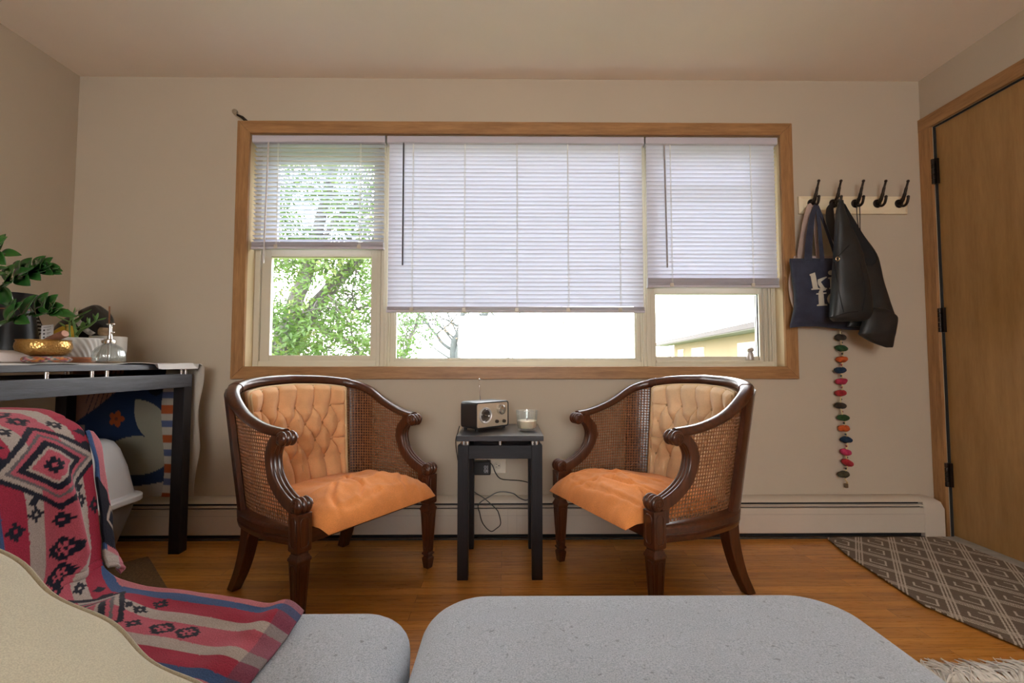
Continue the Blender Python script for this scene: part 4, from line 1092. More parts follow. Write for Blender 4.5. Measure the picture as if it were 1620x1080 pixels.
# ------------------------------------------------------------------ coat rack
ck_ = thing('coat_rack', 'cream wooden coat rack with five dark hooks on the wall by the door', 'coat rack', (1.866, D, 1.69))
G().prism([(1.572, 1.695), (2.162, 1.695), (2.162, 1.790), (1.572, 1.790)], lambda a, b, h: (a, D-h, b), .010).obj('board', CREAMP, ck_)
g = G(); o_ = [(1.572, 1.695), (2.162, 1.695), (2.162, 1.790), (1.572, 1.790)]; i_ = [(1.590, 1.713), (2.144, 1.713), (2.144, 1.772), (1.590, 1.772)]
g.loft([[(a, D-.010, b) for a, b in o_], [(a, D-.013, b) for a, b in o_], [(a, D-.020, b) for a, b in i_], [(a, D-.0205, b) for a, b in i_]], cap=True); g.obj('raised_field', CREAMP, ck_, smooth=False)
HOOKX = [1.636, 1.754, 1.873, 1.992, 2.110]; HZ = 1.748
for hx in HOOKX:
    g = G().lathe([(.0, -.0235), (.014, -.0235), (.020, -.0225), (.0235, -.0205), (.0235, -.0200)], (hx, D, HZ), 28, 'y')
    g.tube(catmull([(hx, D-.022, HZ+.000), (hx+.001, D-.036, HZ+.006), (hx+.001, D-.052, HZ+.030), (hx+.001, D-.064, HZ+.062), (hx+.001, D-.078, HZ+.096)], 6), [.0105]*5+[.0098]*5+[.0085]*5+[.0070]*5+[.0052]*5, 12)
    g.ball((hx+.001, D-.079, HZ+.100), .0075)
    g.tube(catmull([(hx, D-.024, HZ+.000), (hx+.0, D-.034, HZ-.014), (hx+.0, D-.050, HZ-.022), (hx+.001, D-.066, HZ-.014), (hx+.001, D-.074, HZ+.004), (hx+.001, D-.076, HZ+.014)], 6), .0065, 12)
    g.ball((hx+.001, D-.076, HZ+.018), .0075)
    g.obj('hook', BRONZE, ck_)

# ------------------------------------------------------------------ bags on the hooks
def hang(rows, yc, n=36, e=.55, wr=.004, seed=0, tilt=0):
    """loft of flattened sections: rows (px_left, px_right, py, thickness) seen at depth yc"""
    rings = []
    for l, r, y, th in rows:
        a = pxw(l, y, yc); b = pxw(r, y, yc); c = (a+b)/2; hw = (b.x-a.x)/2; ring = []
        for k in range(n):
            q = 2*PI*k/n; ca, sa = math.cos(q), math.sin(q)
            x = c.x+hw*math.copysign(abs(ca)**.8, ca); yy = yc+th*math.copysign(abs(sa)**e, sa)*(1 if sa < 0 else .8)
            z = a.z+(b.z-a.z)*(x-a.x)/max(b.x-a.x, 1e-6)
            d = noise.noise(Vector((x*13+seed, z*9, seed)))*wr*(1.0 if sa < 0 else .3)
            ring.append((x, yy+d, z))
        rings.append(ring)
    return rings
def dense(rows, n=4):
    P_ = catmull([(r[0], r[1], r[2]) for r in rows], n); T_ = np.interp(np.linspace(0, len(rows)-1, len(P_)), range(len(rows)), [r[3] for r in rows])
    return [(p.x, p.y, p.z, t) for p, t in zip(P_, T_)]
def strap(pts, wd, name, mat, parent, n=6, nrm=(0, -1, 0), th=.003):
    ph = catmull(pts, n); g = G(); rings = []
    for i, p in enumerate(ph):
        t = (ph[min(i+1, len(ph)-1)]-ph[max(i-1, 0)]).normalized(); s = t.cross(Vector(nrm)); s = s.normalized() if s.length > .05 else Vector((1, 0, 0)); m_ = s.cross(t)
        w_ = wd if not isinstance(wd, (list, tuple)) else interp(i/(len(ph)-1), np.linspace(0, 1, len(wd)), wd)
        rings.append([p+s*w_/2+m_*th/2, p-s*w_/2+m_*th/2, p-s*w_/2-m_*th/2, p+s*w_/2-m_*th/2])
    return g.loft(rings).obj(name, mat, parent)
# pale pink tote behind
PINK = fabric('pale_pink_canvas', (.52, .385, .33), .06, 900, .9, .1, .3)
pt = thing('pink_tote_bag', 'pale pink canvas tote bag mostly hidden behind the navy tote', 'bag', (1.62, D-.045, 1.10))
yb = D-.040
G().loft(hang(dense([(1256, 1318, 405, .004), (1251, 1322, 425, .008), (1247.5, 1326, 445, .010), (1249, 1330, 468, .010), (1256, 1330, 490, .009), (1264, 1326, 505, .006)]), yb, wr=.003, seed=5)).obj('bag_body', PINK, pt, ang=80)
strap([pxw(1266, 408, yb-.004), pxw(1271, 370, yb-.012), pxw(1279, 330, D-.064), pxw(1284, 323.5, D-.062)], [.034, .032, .026, .018], 'strap', PINK, pt)
strap([pxw(1296, 408, yb-.004), pxw(1292, 370, yb-.008), pxw(1289, 332, D-.058), pxw(1285.5, 325, D-.056)], [.028, .026, .02, .016], 'strap', PINK, pt)
# navy tote with lettering
NAVYC = M('navy_canvas'); _v = NAVYC.coord(); _f2 = NAVYC.noise(_v, 7, 4, .65); _g2 = NAVYC.noise(_v, 900, 2)
NAVYC.col(NAVYC.mix(1.0, NAVYC.ramp(_f2, [(.3, (.026, .028, .050)), (.72, (.060, .066, .105))]), NAVYC.ramp(_g2, [(.35, (.75,)*3), (.65, (1,)*3)]), 'MULTIPLY')).set(Roughness=.9, Sheen_Weight=.25, Specular_IOR_Level=.2); NAVYC.bump(_g2, .4, .001); NAVYC = NAVYC.m
nb_ = thing('navy_tote_bag', 'navy canvas tote bag with cream lowercase lettering on the first hook', 'bag', (1.63, D-.10, 1.07))
yn = D-.075
nrows = dense([(1249, 1345, 409, .006), (1249.5, 1348, 416, .012), (1253, 1352, 440, .020), (1257, 1356, 465, .024), (1257, 1360, 485, .026), (1254, 1364, 500, .022), (1250, 1364, 514, .010), (1250, 1362, 519, .004)])
nr = [[Vector((x, y, z+(.010*math.sin((x-1.45)*13)*(1 if i > len(nrows)-6 else 0)))) for x, y, z in map(tuple, ring)] for i, ring in enumerate(hang(nrows, yn, 60, .35, .007, 2))]
G().loft(nr).obj('bag_body', NAVYC, nb_, ang=80)
def yfront(x, z):
    best = None
    for ring in nr:
        if best is None or abs(ring[0].z-z) < abs(best[0].z-z): best = ring
    half_ = [p for p in best if p.y < yn]; half_.sort(key=lambda p: p.x)
    return float(np.interp(x, [p.x for p in half_], [p.y for p in half_]))
strap([pxw(1278.5, 412, yn-.018), pxw(1280, 380, yn-.012), pxw(1284.5, 345, D-.088), pxw(1289, 328, D-.078), pxw(1291, 324.5, D-.074)], [.040, .036, .028, .018, .014], 'strap', NAVYC, nb_)
strap([pxw(1301, 412, yn-.014), pxw(1298, 380, yn-.012), pxw(1295, 345, D-.084), pxw(1293, 329, D-.078), pxw(1292, 325, D-.074)], [.022, .02, .016, .014, .012], 'strap', NAVYC, nb_)
strap([pxw(1323, 408, yn-.006), pxw(1310, 370, yn-.004), pxw(1299, 340, D-.080), pxw(1294.5, 328, D-.076), pxw(1293, 325, D-.074)], [.016, .015, .014, .012, .012], 'strap', NAVYC, nb_)
# lettering built from outlines in photo space, laid on the canvas
def arc(cx, cy, rx, ry, a0, a1, n=14): return [(cx+rx*math.cos(math.radians(a0+(a1-a0)*k/n)), cy-ry*math.sin(math.radians(a0+(a1-a0)*k/n))) for k in range(n+1)]
L_ = []
L_ += [[(1281.5, 433.6), (1289.5, 430.6), (1294.5, 455.2), (1296.6, 455.4), (1296.7, 457.4), (1284.6, 458.3), (1284.4, 456.4), (1286.6, 455.8), (1282.8, 436.2), (1281.7, 435.8)]]         # k stem
L_ += [[(1294.2, 441.8), (1306.6, 437.4), (1309.0, 437.0), (1309.3, 438.6), (1306.9, 440.0), (1299.3, 445.6), (1305.6, 455.0), (1308.6, 455.6), (1308.7, 457.2), (1297.2, 458.0), (1297.0, 456.2), (1298.8, 455.6), (1294.4, 448.8)]]   # k limbs
L_ += [[(1311.4, 438.4), (1322.0, 436.4), (1322.0, 456.4), (1312.0, 457.2), (1311.9, 455.4), (1314.4, 454.6), (1314.0, 441.0), (1311.6, 440.4)]]        # i
L_ += [arc(1316.4, 430.8, 4.6, 3.9, 0, 342, 18)]                                                                                                    # i dot
L_ += [[(1291.8, 463.8), (1295.6, 463.2), (1295.9, 461.2), (1297.6, 458.6), (1301.2, 457.4), (1305.6, 456.9), (1306.9, 457.5), (1306.9, 459.4), (1303.4, 459.5), (1302.3, 460.6), (1302.5, 462.6), (1307.2, 462.0), (1307.4, 464.4), (1302.8, 464.9), (1303.6, 480.6), (1307.6, 481.4), (1307.7, 483.3), (1292.2, 484.0), (1292.1, 482.2), (1295.2, 481.0), (1295.2, 465.6), (1292.0, 465.6)]]    # f
ring_o = arc(1318.5, 473.2, 9.8, 10.4, 60, 300, 20)+list(reversed(arc(1319.5, 473.2, 4.2, 8.0, 70, 290, 16))); L_ += [ring_o]
# serifs
g = G()
for poly in L_:
    pts = []
    for a, b in poly:
        p = pxw(a, b, yn-.026); pts.append((p.x, p.z))
    from mathutils.geometry import tessellate_polygon
    # refine outline so that it follows the cloth
    fine = []
    for i in range(len(pts)):
        p, q = pts[i], pts[(i+1) % len(pts)]; m_ = max(1, int(math.hypot(q[0]-p[0], q[1]-p[1])/.006))
        for k in range(m_): fine.append((p[0]+(q[0]-p[0])*k/m_, p[1]+(q[1]-p[1])*k/m_))
    front = [Vector((x, yfront(x, z)-.0028, z)) for x, z in fine]; n0 = len(g.v)
    g.v += front; k_ = len(front)
    for t_ in tessellate_polygon([[Vector((x, z, 0)) for x, z in fine]]): g.f.append(tuple(n0+i for i in t_))
    n1 = len(g.v); g.v += [v+Vector((0, .0036, 0)) for v in front]
    for i in range(k_): g.f.append((n0+i, n0+(i+1) % k_, n1+(i+1) % k_, n1+i))
g.obj('lettering', plain('cream_print', (.58, .52, .42), .7, var=.05), nb_, smooth=False)
# black leather tote
LEATH = plain('black_leather', (.013, .0135, .0145), .42, var=.25, scale=25, bump=.35, bscale=320)
LEATI = plain('black_suede_lining', (.006, .006, .007), .85)
lt_ = thing('black_leather_tote', 'large black leather shoulder bag with brass ring on the second hook', 'bag', (1.76, D-.15, 1.09))
yl_ = D-.195
rows = dense([(1327.5, 1333.5, 317, .006), (1323.5, 1335.5, 332, .012), (1322, 1340.5, 350, .020), (1321, 1353, 375, .026), (1320.5, 1359, 395, .030), (1319.5, 1364, 410, .036), (1318, 1370, 440, .042), (1316, 1375, 470, .045), (1314.5, 1377, 492, .043), (1314.0, 1374, 502, .034), (1318, 1366, 508, .020)])
G().loft(hang(rows, yl_, 48, .55, .006, 9)).obj('front_panel', LEATH, lt_, ang=80)
rows = dense([(1331, 1336, 321, .004), (1334, 1349, 345, .008), (1340, 1368, 375, .012), (1350, 1386, 402, .016), (1352, 1392.5, 425, .022), (1350, 1397.5, 450, .026), (1350, 1405, 472, .028), (1350, 1412, 492, .026), (1348, 1412, 498, .022), (1342, 1390, 510, .020), (1340, 1378, 516.5, .012)])
G().loft(hang(rows, D-.128, 40, .6, .005, 4)).obj('rear_panel', LEATH, lt_, ang=80)
rows = dense([(1333, 1337, 323, .003), (1337, 1351, 347, .004), (1345, 1369, 376, .004), (1356, 1385, 402, .004), (1362, 1387, 412, .004), (1368, 1380, 420, .002)])
G().loft(hang(rows, D-.152, 30, .6, .002, 6)).obj('lining', LEATI, lt_, ang=80)
strap([pxw(1318, 321, D-.070), pxw(1313.2, 332, D-.10), pxw(1313.5, 350, D-.12), pxw(1318, 370, D-.145), pxw(1324, 388, D-.165)], [.016, .040, .046, .036, .016], 'strap', LEATH, lt_)
strap([pxw(1330.5, 317.5, yl_), pxw(1326, 317, D-.11), pxw(1321, 320.5, D-.072)], .020, 'handle_loop', LEATH, lt_)
q_ = pxw(1325, 409.5, yl_-.046)
G().tube([q_+Vector((.0085*math.cos(2*PI*k/24), 0, .0095*math.sin(2*PI*k/24))) for k in range(24)], .0026, 8, True).obj('ring', plain('brass_ring', (.62, .48, .28), .25, 1), lt_)
def surf_y(rings, x, z):
    best = min(rings, key=lambda r: abs(r[0][2]-z)); hf = sorted([p for p in best if p[1] < sum(q[1] for q in best)/len(best)], key=lambda p: p[0])
    return float(np.interp(x, [p[0] for p in hf], [p[1] for p in hf]))
FR = hang(dense([(1327.5, 1333.5, 317, .006), (1323.5, 1335.5, 332, .012), (1322, 1340.5, 350, .020), (1321, 1353, 375, .026), (1320.5, 1359, 395, .030), (1319.5, 1364, 410, .036), (1318, 1370, 440, .042), (1316, 1375, 470, .045), (1314.5, 1377, 492, .043), (1314.0, 1374, 502, .034), (1318, 1366, 508, .020)]), yl_, 48, .55, .006, 9)
for pts in ([(1325, 412), (1327, 440), (1329.5, 470), (1335, 494)], [(1325.5, 408), (1334, 399), (1345, 387.5)], [(1315, 502.5), (1326, 499), (1340, 494.5), (1356, 493)], [(1360, 414), (1365, 440), (1367, 465), (1363, 492)]):
    ph = []
    for a, b in pts:
        p = pxw(a, b, yl_-.035); ph.append(Vector((p.x, surf_y(FR, p.x, p.z)-.0005, p.z)))
    G().tube(catmull(ph, 8), .0022, 6).obj('seam', LEATI, lt_)
# pouch on a thin cord
po = thing('black_pouch', 'small black leather pouch hanging by a thin cord from the middle hook', 'pouch', (1.90, D-.14, .97))
yp = D-.185
rows = [(1381, 1391, 486.5, .004), (1379, 1401, 489.5, .012), (1373, 1411, 494.5, .018), (1368.5, 1418, 500.5, .022), (1366, 1418.5, 507, .026), (1363, 1417, 516, .028), (1360.5, 1415.5, 524, .028), (1359, 1415, 528, .026), (1366, 1414, 534, .020), (1381, 1413.5, 542, .012), (1396, 1413, 547.5, .006), (1402, 1412, 549.5, .003)]
G().loft(hang(dense(rows), yp, 40, .6, .004, 14)).obj('pouch_body', LEATH, po, ang=80)
for dx, s in ((-2.2, 0), (2.6, 1)):
    G().tube(catmull([pxw(1357.5+dx, 327, D-.067-.004*s), pxw(1358.2+dx*.9, 345, D-.065), pxw(1360+dx*.4, 364, D-.06), pxw(1366, 392, D-.045), pxw(1378, 440, D-.042), pxw(1384, 480, D-.07), pxw(1386, 490, yp)], 6), .0022, 6).obj('cord', BLACKP, po)

# ------------------------------------------------------------------ pompom garland
gd = thing('pompom_garland', 'string garland of coloured felt pompoms hanging below the bags', 'garland', (1.72, D-.03, .27))
yg = D-.030
FELT = {}
for k, c in dict(brown=(.035, .026, .020), green=(.022, .070, .022), orange=(.56, .10, .022), navy=(.008, .028, .065), magenta=(.38, .022, .060), red=(.36, .020, .028), olive=(.050, .045, .024), pink=(.50, .035, .11)).items():
    FELT[k] = plain('felt_'+k, c, .95, var=.25, scale=60, bump=.9, bscale=180, bdist=.004)
seq = [(224, 124, 'brown'), (228, 188, 'green'), (230, 254, 'orange'), (219, 318, 'navy'), (227, 384, 'magenta'), (224, 452, 'red'), (222, 526, 'brown'), (237, 597, 'green'), (242, 660, 'orange'), (256, 727, 'navy'), (252, 800, 'pink'), (262, 862, 'red'), (240, 931, 'olive')]
pts = [pxw(1329, 505, yg), pxw(1328.8, 520, yg)]
for i, (a, b, c) in enumerate(seq):
    p = pxw(1270+a/3.723, 500+b/3.723, yg); pts.append(p)
    g = G(); rings = []
    tl = random.uniform(-.22, .22) if i != 11 else -.5
    ct, st_ = math.cos(tl), math.sin(tl)
    for q in range(11):
        t = -PI/2+PI*q/10; ring = []
        for k in range(18):
            aa = 2*PI*k/18; X_ = .029*max(math.cos(t), .02)**.8*math.cos(aa); Y_ = .023*max(math.cos(t), .02)**.8*math.sin(aa); Z_ = .0165*math.sin(t)
            nn = 1+.16*noise.noise(Vector((X_*60+i*7, Y_*60, Z_*60)))
            X_, Y_, Z_ = X_*nn, Y_*nn, Z_*nn; ring.append(p+Vector((X_*ct-Z_*st_, Y_, X_*st_+Z_*ct)))
        rings.append(ring)
    g.loft(rings).obj('pompom', FELT[c], gd, ang=180)
pts.append(pxw(1270+253/3.723, 500+965/3.723, yg)); pts.append(pxw(1270+255/3.723, 500+985/3.723, yg))
STR = plain('straw_string', (.62, .48, .24), .9)
g = G(); ph = []
for a, b in zip(pts, pts[1:]):
    m_ = (a+b)/2+Vector((random.choice((-1, 1))*.004, -.006, 0)); ph += [a, m_]
ph.append(pts[-1])
G().tube(catmull(ph, 3), .0030, 6).obj('string', STR, gd)
BD = [plain('bead_black', (.012, .012, .016), .3), plain('bead_red', (.22, .02, .03), .3), plain('bead_teal', (.015, .05, .07), .3)]
for i, (a, b) in enumerate(zip(pts[1:], pts[2:])):
    if i < 14:
        p = (a+b)/2+Vector((0, -.004, 0)); G().ball(p, .0052, .0052, .0050, 10, 6).obj('bead', BD[(0, 2, 0, 1, 2, 1, 2, 1, 0, 2, 1, 0, 0, 2)[i]], gd)
G().box(pts[-1].x-.008, pts[-1].x+.008, yg-.007, yg+.007, pts[-1].z-.022, pts[-1].z).obj('end_bell', plain('dull_brass_bell', (.17, .12, .07), .5, .6), gd, bevel=.003)
#@@PART3
# ------------------------------------------------------------------ sofa with its ottoman
GREYF = M('grey_wool_blend'); _v = GREYF.coord(); _a = GREYF.noise(_v, 420, 3, .75); _b = GREYF.noise(_v, 5, 3); _c = GREYF.noise(_v, 95, 2, .5)
_base = GREYF.ramp(_a, [(.30, (.215, .250, .305)), (.55, (.425, .475, .545)), (.75, (.57, .62, .69))])
_base = GREYF.mix(1.0, _base, GREYF.ramp(_b, [(.3, (.92,)*3), (.7, (1, 1, 1))]), 'MULTIPLY')
_base = GREYF.mix(GREYF.ramp(_c, [(.66, (0,)*3), (.74, (.55,)*3)]), _base, (.10, .105, .12))
GREYF.col(_base).set(Roughness=.95, Sheen_Weight=.35, Specular_IOR_Level=.15); GREYF.bump(_a, .6, .002)
def soft_block(x0, x1, y0, y1, z0, z1, rp, re, dome, n=12):
    """cushion with rounded plan corners, rolled top edge and a slightly crowned top"""
    cx, cy, hx, hy = (x0+x1)/2, (y0+y1)/2, (x1-x0)/2, (y1-y0)/2; rings = []
    for t in np.linspace(0, 1, 5)[:-1]:
        a = PI/2*t; o = re*.5*(1-math.sin(a)); rings.append(rrect(cx, cy, hx-o, hy-o, max(rp-o, .01), z0+re*.5*(1-math.cos(a)), n))
    for t in np.linspace(0, 1, 9):
        a = PI/2*t; o = re*(1-math.cos(a)); rings.append(rrect(cx, cy, hx-o, hy-o, max(rp-o*.5, .01), z1-re+re*math.sin(a), n))
    for k in np.linspace(.92, .04, 12):
        rings.append(rrect(cx, cy, (hx-re)*k, (hy-re)*k, max((rp-re*.5)*k, .002), z1+dome*(1-k*k), n))
    out = []
    for r in rings: out.append([Vector(p)+Vector((0, 0, .004*noise.noise(Vector((p[0]*4, p[1]*4, 0)))*(p[2] > z1-re*1.2))) for p in r])
    return G().loft(out)
sf = thing('sofa', 'grey wool sofa with a patterned blanket over its back and seat', 'sofa', (-.60, .2, 0))
soft_block(-.905, -.175, -.75, .912, .255, .417, .085, .050, .008).obj('seat_cushion', GREYF.m, sf, ang=180)
G().box(-1.28, -.185, -.85, .88, .13, .255).obj('base', GREYF.m, sf, bevel=.02)
soft_block(-1.28, -.945, -.85, .960, .256, .745, .06, .10, .010).obj('backrest', GREYF.m, sf, ang=180)
for x in (-1.22, -.25):
    for y in (-.78, .82): G().lathe([(.016, 0), (.024, .13)], (x, y, 0), 16).obj('leg', MAHOG, sf)
om = thing('ottoman', 'long grey wool ottoman closing the near side of the seating area', 'ottoman', (.25, .3, 0))
soft_block(-.165, .695, -.35, .985, .235, .420, .110, .070, .012, 16).obj('cushion', GREYF.m, om, ang=180)
G().box(-.12, .635, -.30, .90, .13, .235).obj('base', GREYF.m, om, bevel=.02)
for x in (-.07, .585):
    for y in (-.25, .85): G().lathe([(.016, 0), (.024, .13)], (x, y, 0), 16).obj('leg', MAHOG, om)

# blanket: bands run along it, woven motifs repeat over them
BN = [(.0125, .0145, .030), (.42, .030, .070), (.50, .43, .39), (.56, .115, .165), (.055, .115, .28), (.16, .15, .165), (.60, .20, .24)]
BN = [tuple(c) for c in BN]
INK, RED, CRM, PNK, BLU, GRY, LPK = BN
X5 = ['..X..', '.XXX.', 'XX.XX', '.XXX.', '..X..']
X9 = ['...XXX...', '..XXXXX..', '.XX.X.XX.', 'XXX...XXX', 'XX.X.X.XX', 'XXX...XXX', '.XX.X.XX.', '..XXXXX..', '...XXX...']
def bit(pat, x, y):
    n = len(pat); i, j = int((x+.5)*n), int((y+.5)*n)
    return 0 <= i < n and 0 <= j < n and x > -.5 and y > -.5 and pat[j][i] == 'X'
def blanket_col(a, b):
    """a: metres across from the centre line, b: metres along from the crest of the sofa back"""
    A = abs(a)
    base = PNK if A < .030 else CRM if A < .062 else RED if A < .102 else BLU if A < .126 else LPK
    for b0 in (.115, .47, -.25):
        m_ = A/.108+abs(b-b0)/.085
        if m_ < 1.04:
            if m_ > .90: return INK
            if m_ > .78: return CRM if A > .03 else PNK
            if m_ > .70: return GRY
            if m_ > .60: return PNK
            if m_ > .44: return INK
            if m_ > .36: return CRM
            if bit(X5, a/.034, (b-b0)/.034): return INK
            return PNK
        for sa in (-1, 1):                                # crosses flanking each diamond
            if bit(X5, (a-sa*.046)/.030, (b-b0-.085)/.030) or bit(X5, (a-sa*.046)/.030, (b-b0+.085)/.030): return INK
            if bit(X5, (a-sa*.083)/.034, (b-b0-.105)/.034): return INK
            for k in range(3):                            # leaning lozenges in the red bands
                u_, v_ = a-sa*.083, b-b0+.055-.030*k
                if abs(u_)/.016+abs(v_-u_*.4)/.010 < 1: return INK
            u_, v_ = a-sa*.047, b-b0-.060
            if abs(u_)/.013+abs(v_+u_*.3)/.009 < 1: return INK
        if bit(X5, a/.032, (b-b0-.108)/.032) or bit(X5, a/.032, (b-b0+.108)/.032): return INK
        for bb in (.165, .215):
            if bit(X9, a/.048, (b-b0-bb)/.045): return INK
    if abs(b-.84) < .022: return tuple(.5*(x+y) for x, y in zip(base, (.10, .09, .15)))
    return base
bpath = [Vector(p) for p in [(-1.305, 0, .56), (-1.300, 0, .70), (-1.23, 0, .762), (-1.10, 0, .776), (-1.00, 0, .767), (-.945, 0, .728), (-.918, 0, .640), (-.898, 0, .550), (-.882, 0, .480), (-.845, 0, .442), (-.78, 0, .429), (-.66, 0, .427), (-.52, 0, .427), (-.44, 0, .426), (-.395, 0, .424), (-.375, 0, .420)]]
bp_ = catmull(bpath, 24); acc_b = [0]
for p, q in zip(bp_, bp_[1:]): acc_b.append(acc_b[-1]+(q-p).length)
bx, bz_ = [p.x for p in bp_], [p.z for p in bp_]; LB = acc_b[-1]
crest = interp(1, [0, 1], [0, acc_b[24*4]])              # length at the front of the crest
def bl_point(a, l):
    """a metres across (positive = away from the viewer), l metres along the path"""
    x, z = interp(l, acc_b, bx), interp(l, acc_b, bz_)
    k = (l-crest)
    yc = interp(k, [-.4, 0, .15, .30, .40, .50, .65, .80, .88], [.865, .868, .872, .868, .846, .818, .795, .758, .740])
    wk = interp(k, [-.4, .0, .2, .30, .40, .5, .65, .8, .9], [1.02, 1.02, .98, .94, .88, .82, .76, .72, .72])
    y = yc+a*wk
    e1 = noise.noise(Vector((a*9, l*4, 1.3))); e2 = noise.noise(Vector((a*22, l*13, 7)))
    lift = .007*e1+.0035*e2+.006
    on_back = max(0, min(1, (k+.02)/.06))*max(0, min(1, (.38-k)/.08))
    fold = .026*math.exp(-((a-(.062+.10*(k-.15)))/.017)**2)*max(0, min(1, (k-.06)/.14))*on_back
    seat = max(0, min(1, (k-.42)/.08))
    ridge = .013*math.exp(-((k-.80-.15*a)/.026)**2)*seat*(.4+.6*max(0,min(1,(a+.1)/.2)))+.018*math.exp(-((k-.50)/.05)**2)*math.exp(-((a-.04)/.05)**2)*seat
    nx, nz = (1, .18) if on_back > .3 else (0, 1)
    q = max(0, abs(a)-.10)/.03
    return Vector((x+nx*(lift*on_back+fold), y+.010*e1*(1-seat), z+(lift*(1-on_back)+ridge)*(1 if on_back < .5 else 0)-.0*q))
g = G(); NA, NL = 150, 520
g.grid(lambda p, q: bl_point((.5-p)*.285, q*LB), NA, NL)
cols = []
for j in range(NL+1):
    for i in range(NA+1):
        a, b = (.5-i/NA)*.285, j/NL*LB-crest
        wob = .0014*noise.noise(Vector((a*160, b*160, 0)))
        cols.append(blanket_col(a+wob-.052*max(0, min(1, (.44-b)/.12)), b+wob))
# layer that folds round the far end of the sofa back
n0 = len(g.v); NA2, NL2 = 50, 130
def flap(p, q):
    k = .06+.31*q; l = crest+k; e = bl_point(.1425, l)
    w_ = .010+.018*q
    dy = .004+.012*math.sin(p*3)+.006*noise.noise(Vector((p*3, q*6, 2)))
    return Vector((e.x+.004-.006*p+w_*p*.55, min(e.y+dy+w_*p*.75, 1.075), e.z-.02*p+.004))
g.grid(flap, NA2, NL2)
for j in range(NL2+1):
    for i in range(NA2+1):
        p, q = i/NA2, j/NL2
        c = BLU if p < .12 else LPK
        if .34+.30*p < q < .80+.1*p: c = INK
        m_ = abs(p-.55)/.35+abs(q-.64)/.12
        if .62 < m_ < 1 : c = CRM if c == INK else c
        if q > .84+.1*p and p < .6: c = CRM
        cols.append(c)
WOOL = attr_mat('woven_wool', .95, .08, 520, .9, .42)
bko = g.obj('blanket', WOOL, None, attr=cols, solid=.006, soff=1, ang=180)
tag(bko, 'red, pink, cream and navy geometric wool blanket draped over the sofa', 'blanket')

# big pale cushion leaning on the sofa back
pw_ = thing('throw_pillow', 'large plain pale beige pillow leaning against the sofa back', 'pillow', (-.55, .25, .41))
Mx = Vector((.840, 0, -.5426)); My = Vector((0, 1, 0)); Mz = Vector((.5426, 0, .840))
ctr = Vector((-.484, .255, .609)); g = G()
def pil(p, q, sgn):
    a, b = 2*p-1, 2*q-1
    hx, hy = .37*(1-.06*(1-abs(b)**2)*0-.05*b*b*0), .275
    pin = 1-.05*(1-a*a)*0
    X_ = hx*a*(1-.055*(1-b*b)*-.0-.03*b*b); Y_ = hy*b*(1-.03*a*a)
    th = .032*(max(0, 1-abs(a)**2.6)*max(0, 1-abs(b)**2.6))**.55
    th += .006*noise.noise(Vector((a*2.5, b*2.5, 5)))*min(1, th*30)+.004*noise.noise(Vector((a*6, b*6, 9)))*min(1, th*30)
    edge = .006*math.sin(a*17)*max(0, abs(b)-.85)/.15
    return ctr+Mx*X_+My*(Y_+edge)+Mz*(th*sgn)
g.grid(lambda p, q: pil(p, q, 1), 70, 60); nb0 = len(g.v); g.grid(lambda p, q: pil(p, q, -1), 70, 60)
me_ = g
bd = [i for i in range(70)]+[j*71+70 for j in range(60)]+[60*71+i for i in range(70, 0, -1)]+[j*71 for j in range(60, 0, -1)]
g.obj('pillow_cover', fabric('pale_suede', (.60, .57, .435), .06, 700, .9, .35, .15, 4), pw_, ang=180)
G().tube([g.v[i] for i in bd], .004, 6, True).obj('seam', fabric('seam_suede', (.47, .43, .32), .05, 700), pw_, ang=180)

# ------------------------------------------------------------------ rugs
JUTE, JW = (.165, .115, .075), (.62, .54, .44)
def rug_col(x, y):
    u, v = (x-1.56)/.165, (y-.30)/.215
    c_ = lambda t: abs((t % 1)-.5)
    a, b = u+v, u-v
    da, db = min(a % 1, 1-a % 1), min(b % 1, 1-b % 1)
    for d in (da, db):
        for o in (.0, .082):
            if abs(d-o) < .021: return JW
    fa, fb = (a % 1)-.5, (b % 1)-.5
    m_ = max(abs(fa), abs(fb))
    if .175 < m_ < .225 and not (fa > .05 and fb < 0): return JW
    return JUTE
g = G(); NX_, NY_ = 230, 400
def rugp(p, q):
    y_ = 1.385+(2.296-1.385)*q
    x = interp(y_, [1.385, 1.42, 1.67, 2.10, 2.2955], [1.61, 1.60, 1.518, 1.560, 1.612]) ; x = x+(2.205-x)*p; y = 1.385+(2.296-1.385)*q
    return Vector((x, y, .0065+.0010*noise.noise(Vector((x*6, y*6, 0)))))
g.grid(rugp, NX_, NY_); cols = [tuple(c*(.82+.36*((i*7919) % 97)/97) for c in rug_col(v.x, v.y)) for i, v in enumerate(g.v)]
rg = g.obj('area_rug', attr_mat('jute_weave', .95, .1, 420, .8, .28), None, attr=cols, solid=.006, soff=-1, ang=180)
tag(rg, 'flat brown woven rug with white nested diamonds in front of the door', 'rug')
fr_ = thing('fringed_rug', 'cream rug whose shaggy fringe shows beside the ottoman corner', 'rug', (1.2, .75, 0))
G().box(.70, 1.75, .10, 1.275, .0005, .012).obj('rug_field', fabric('cream_wool', (.60, .56, .50), .1, 300, .95, .3, .8), fr_, bevel=.003)
random.seed(5)
g = G()
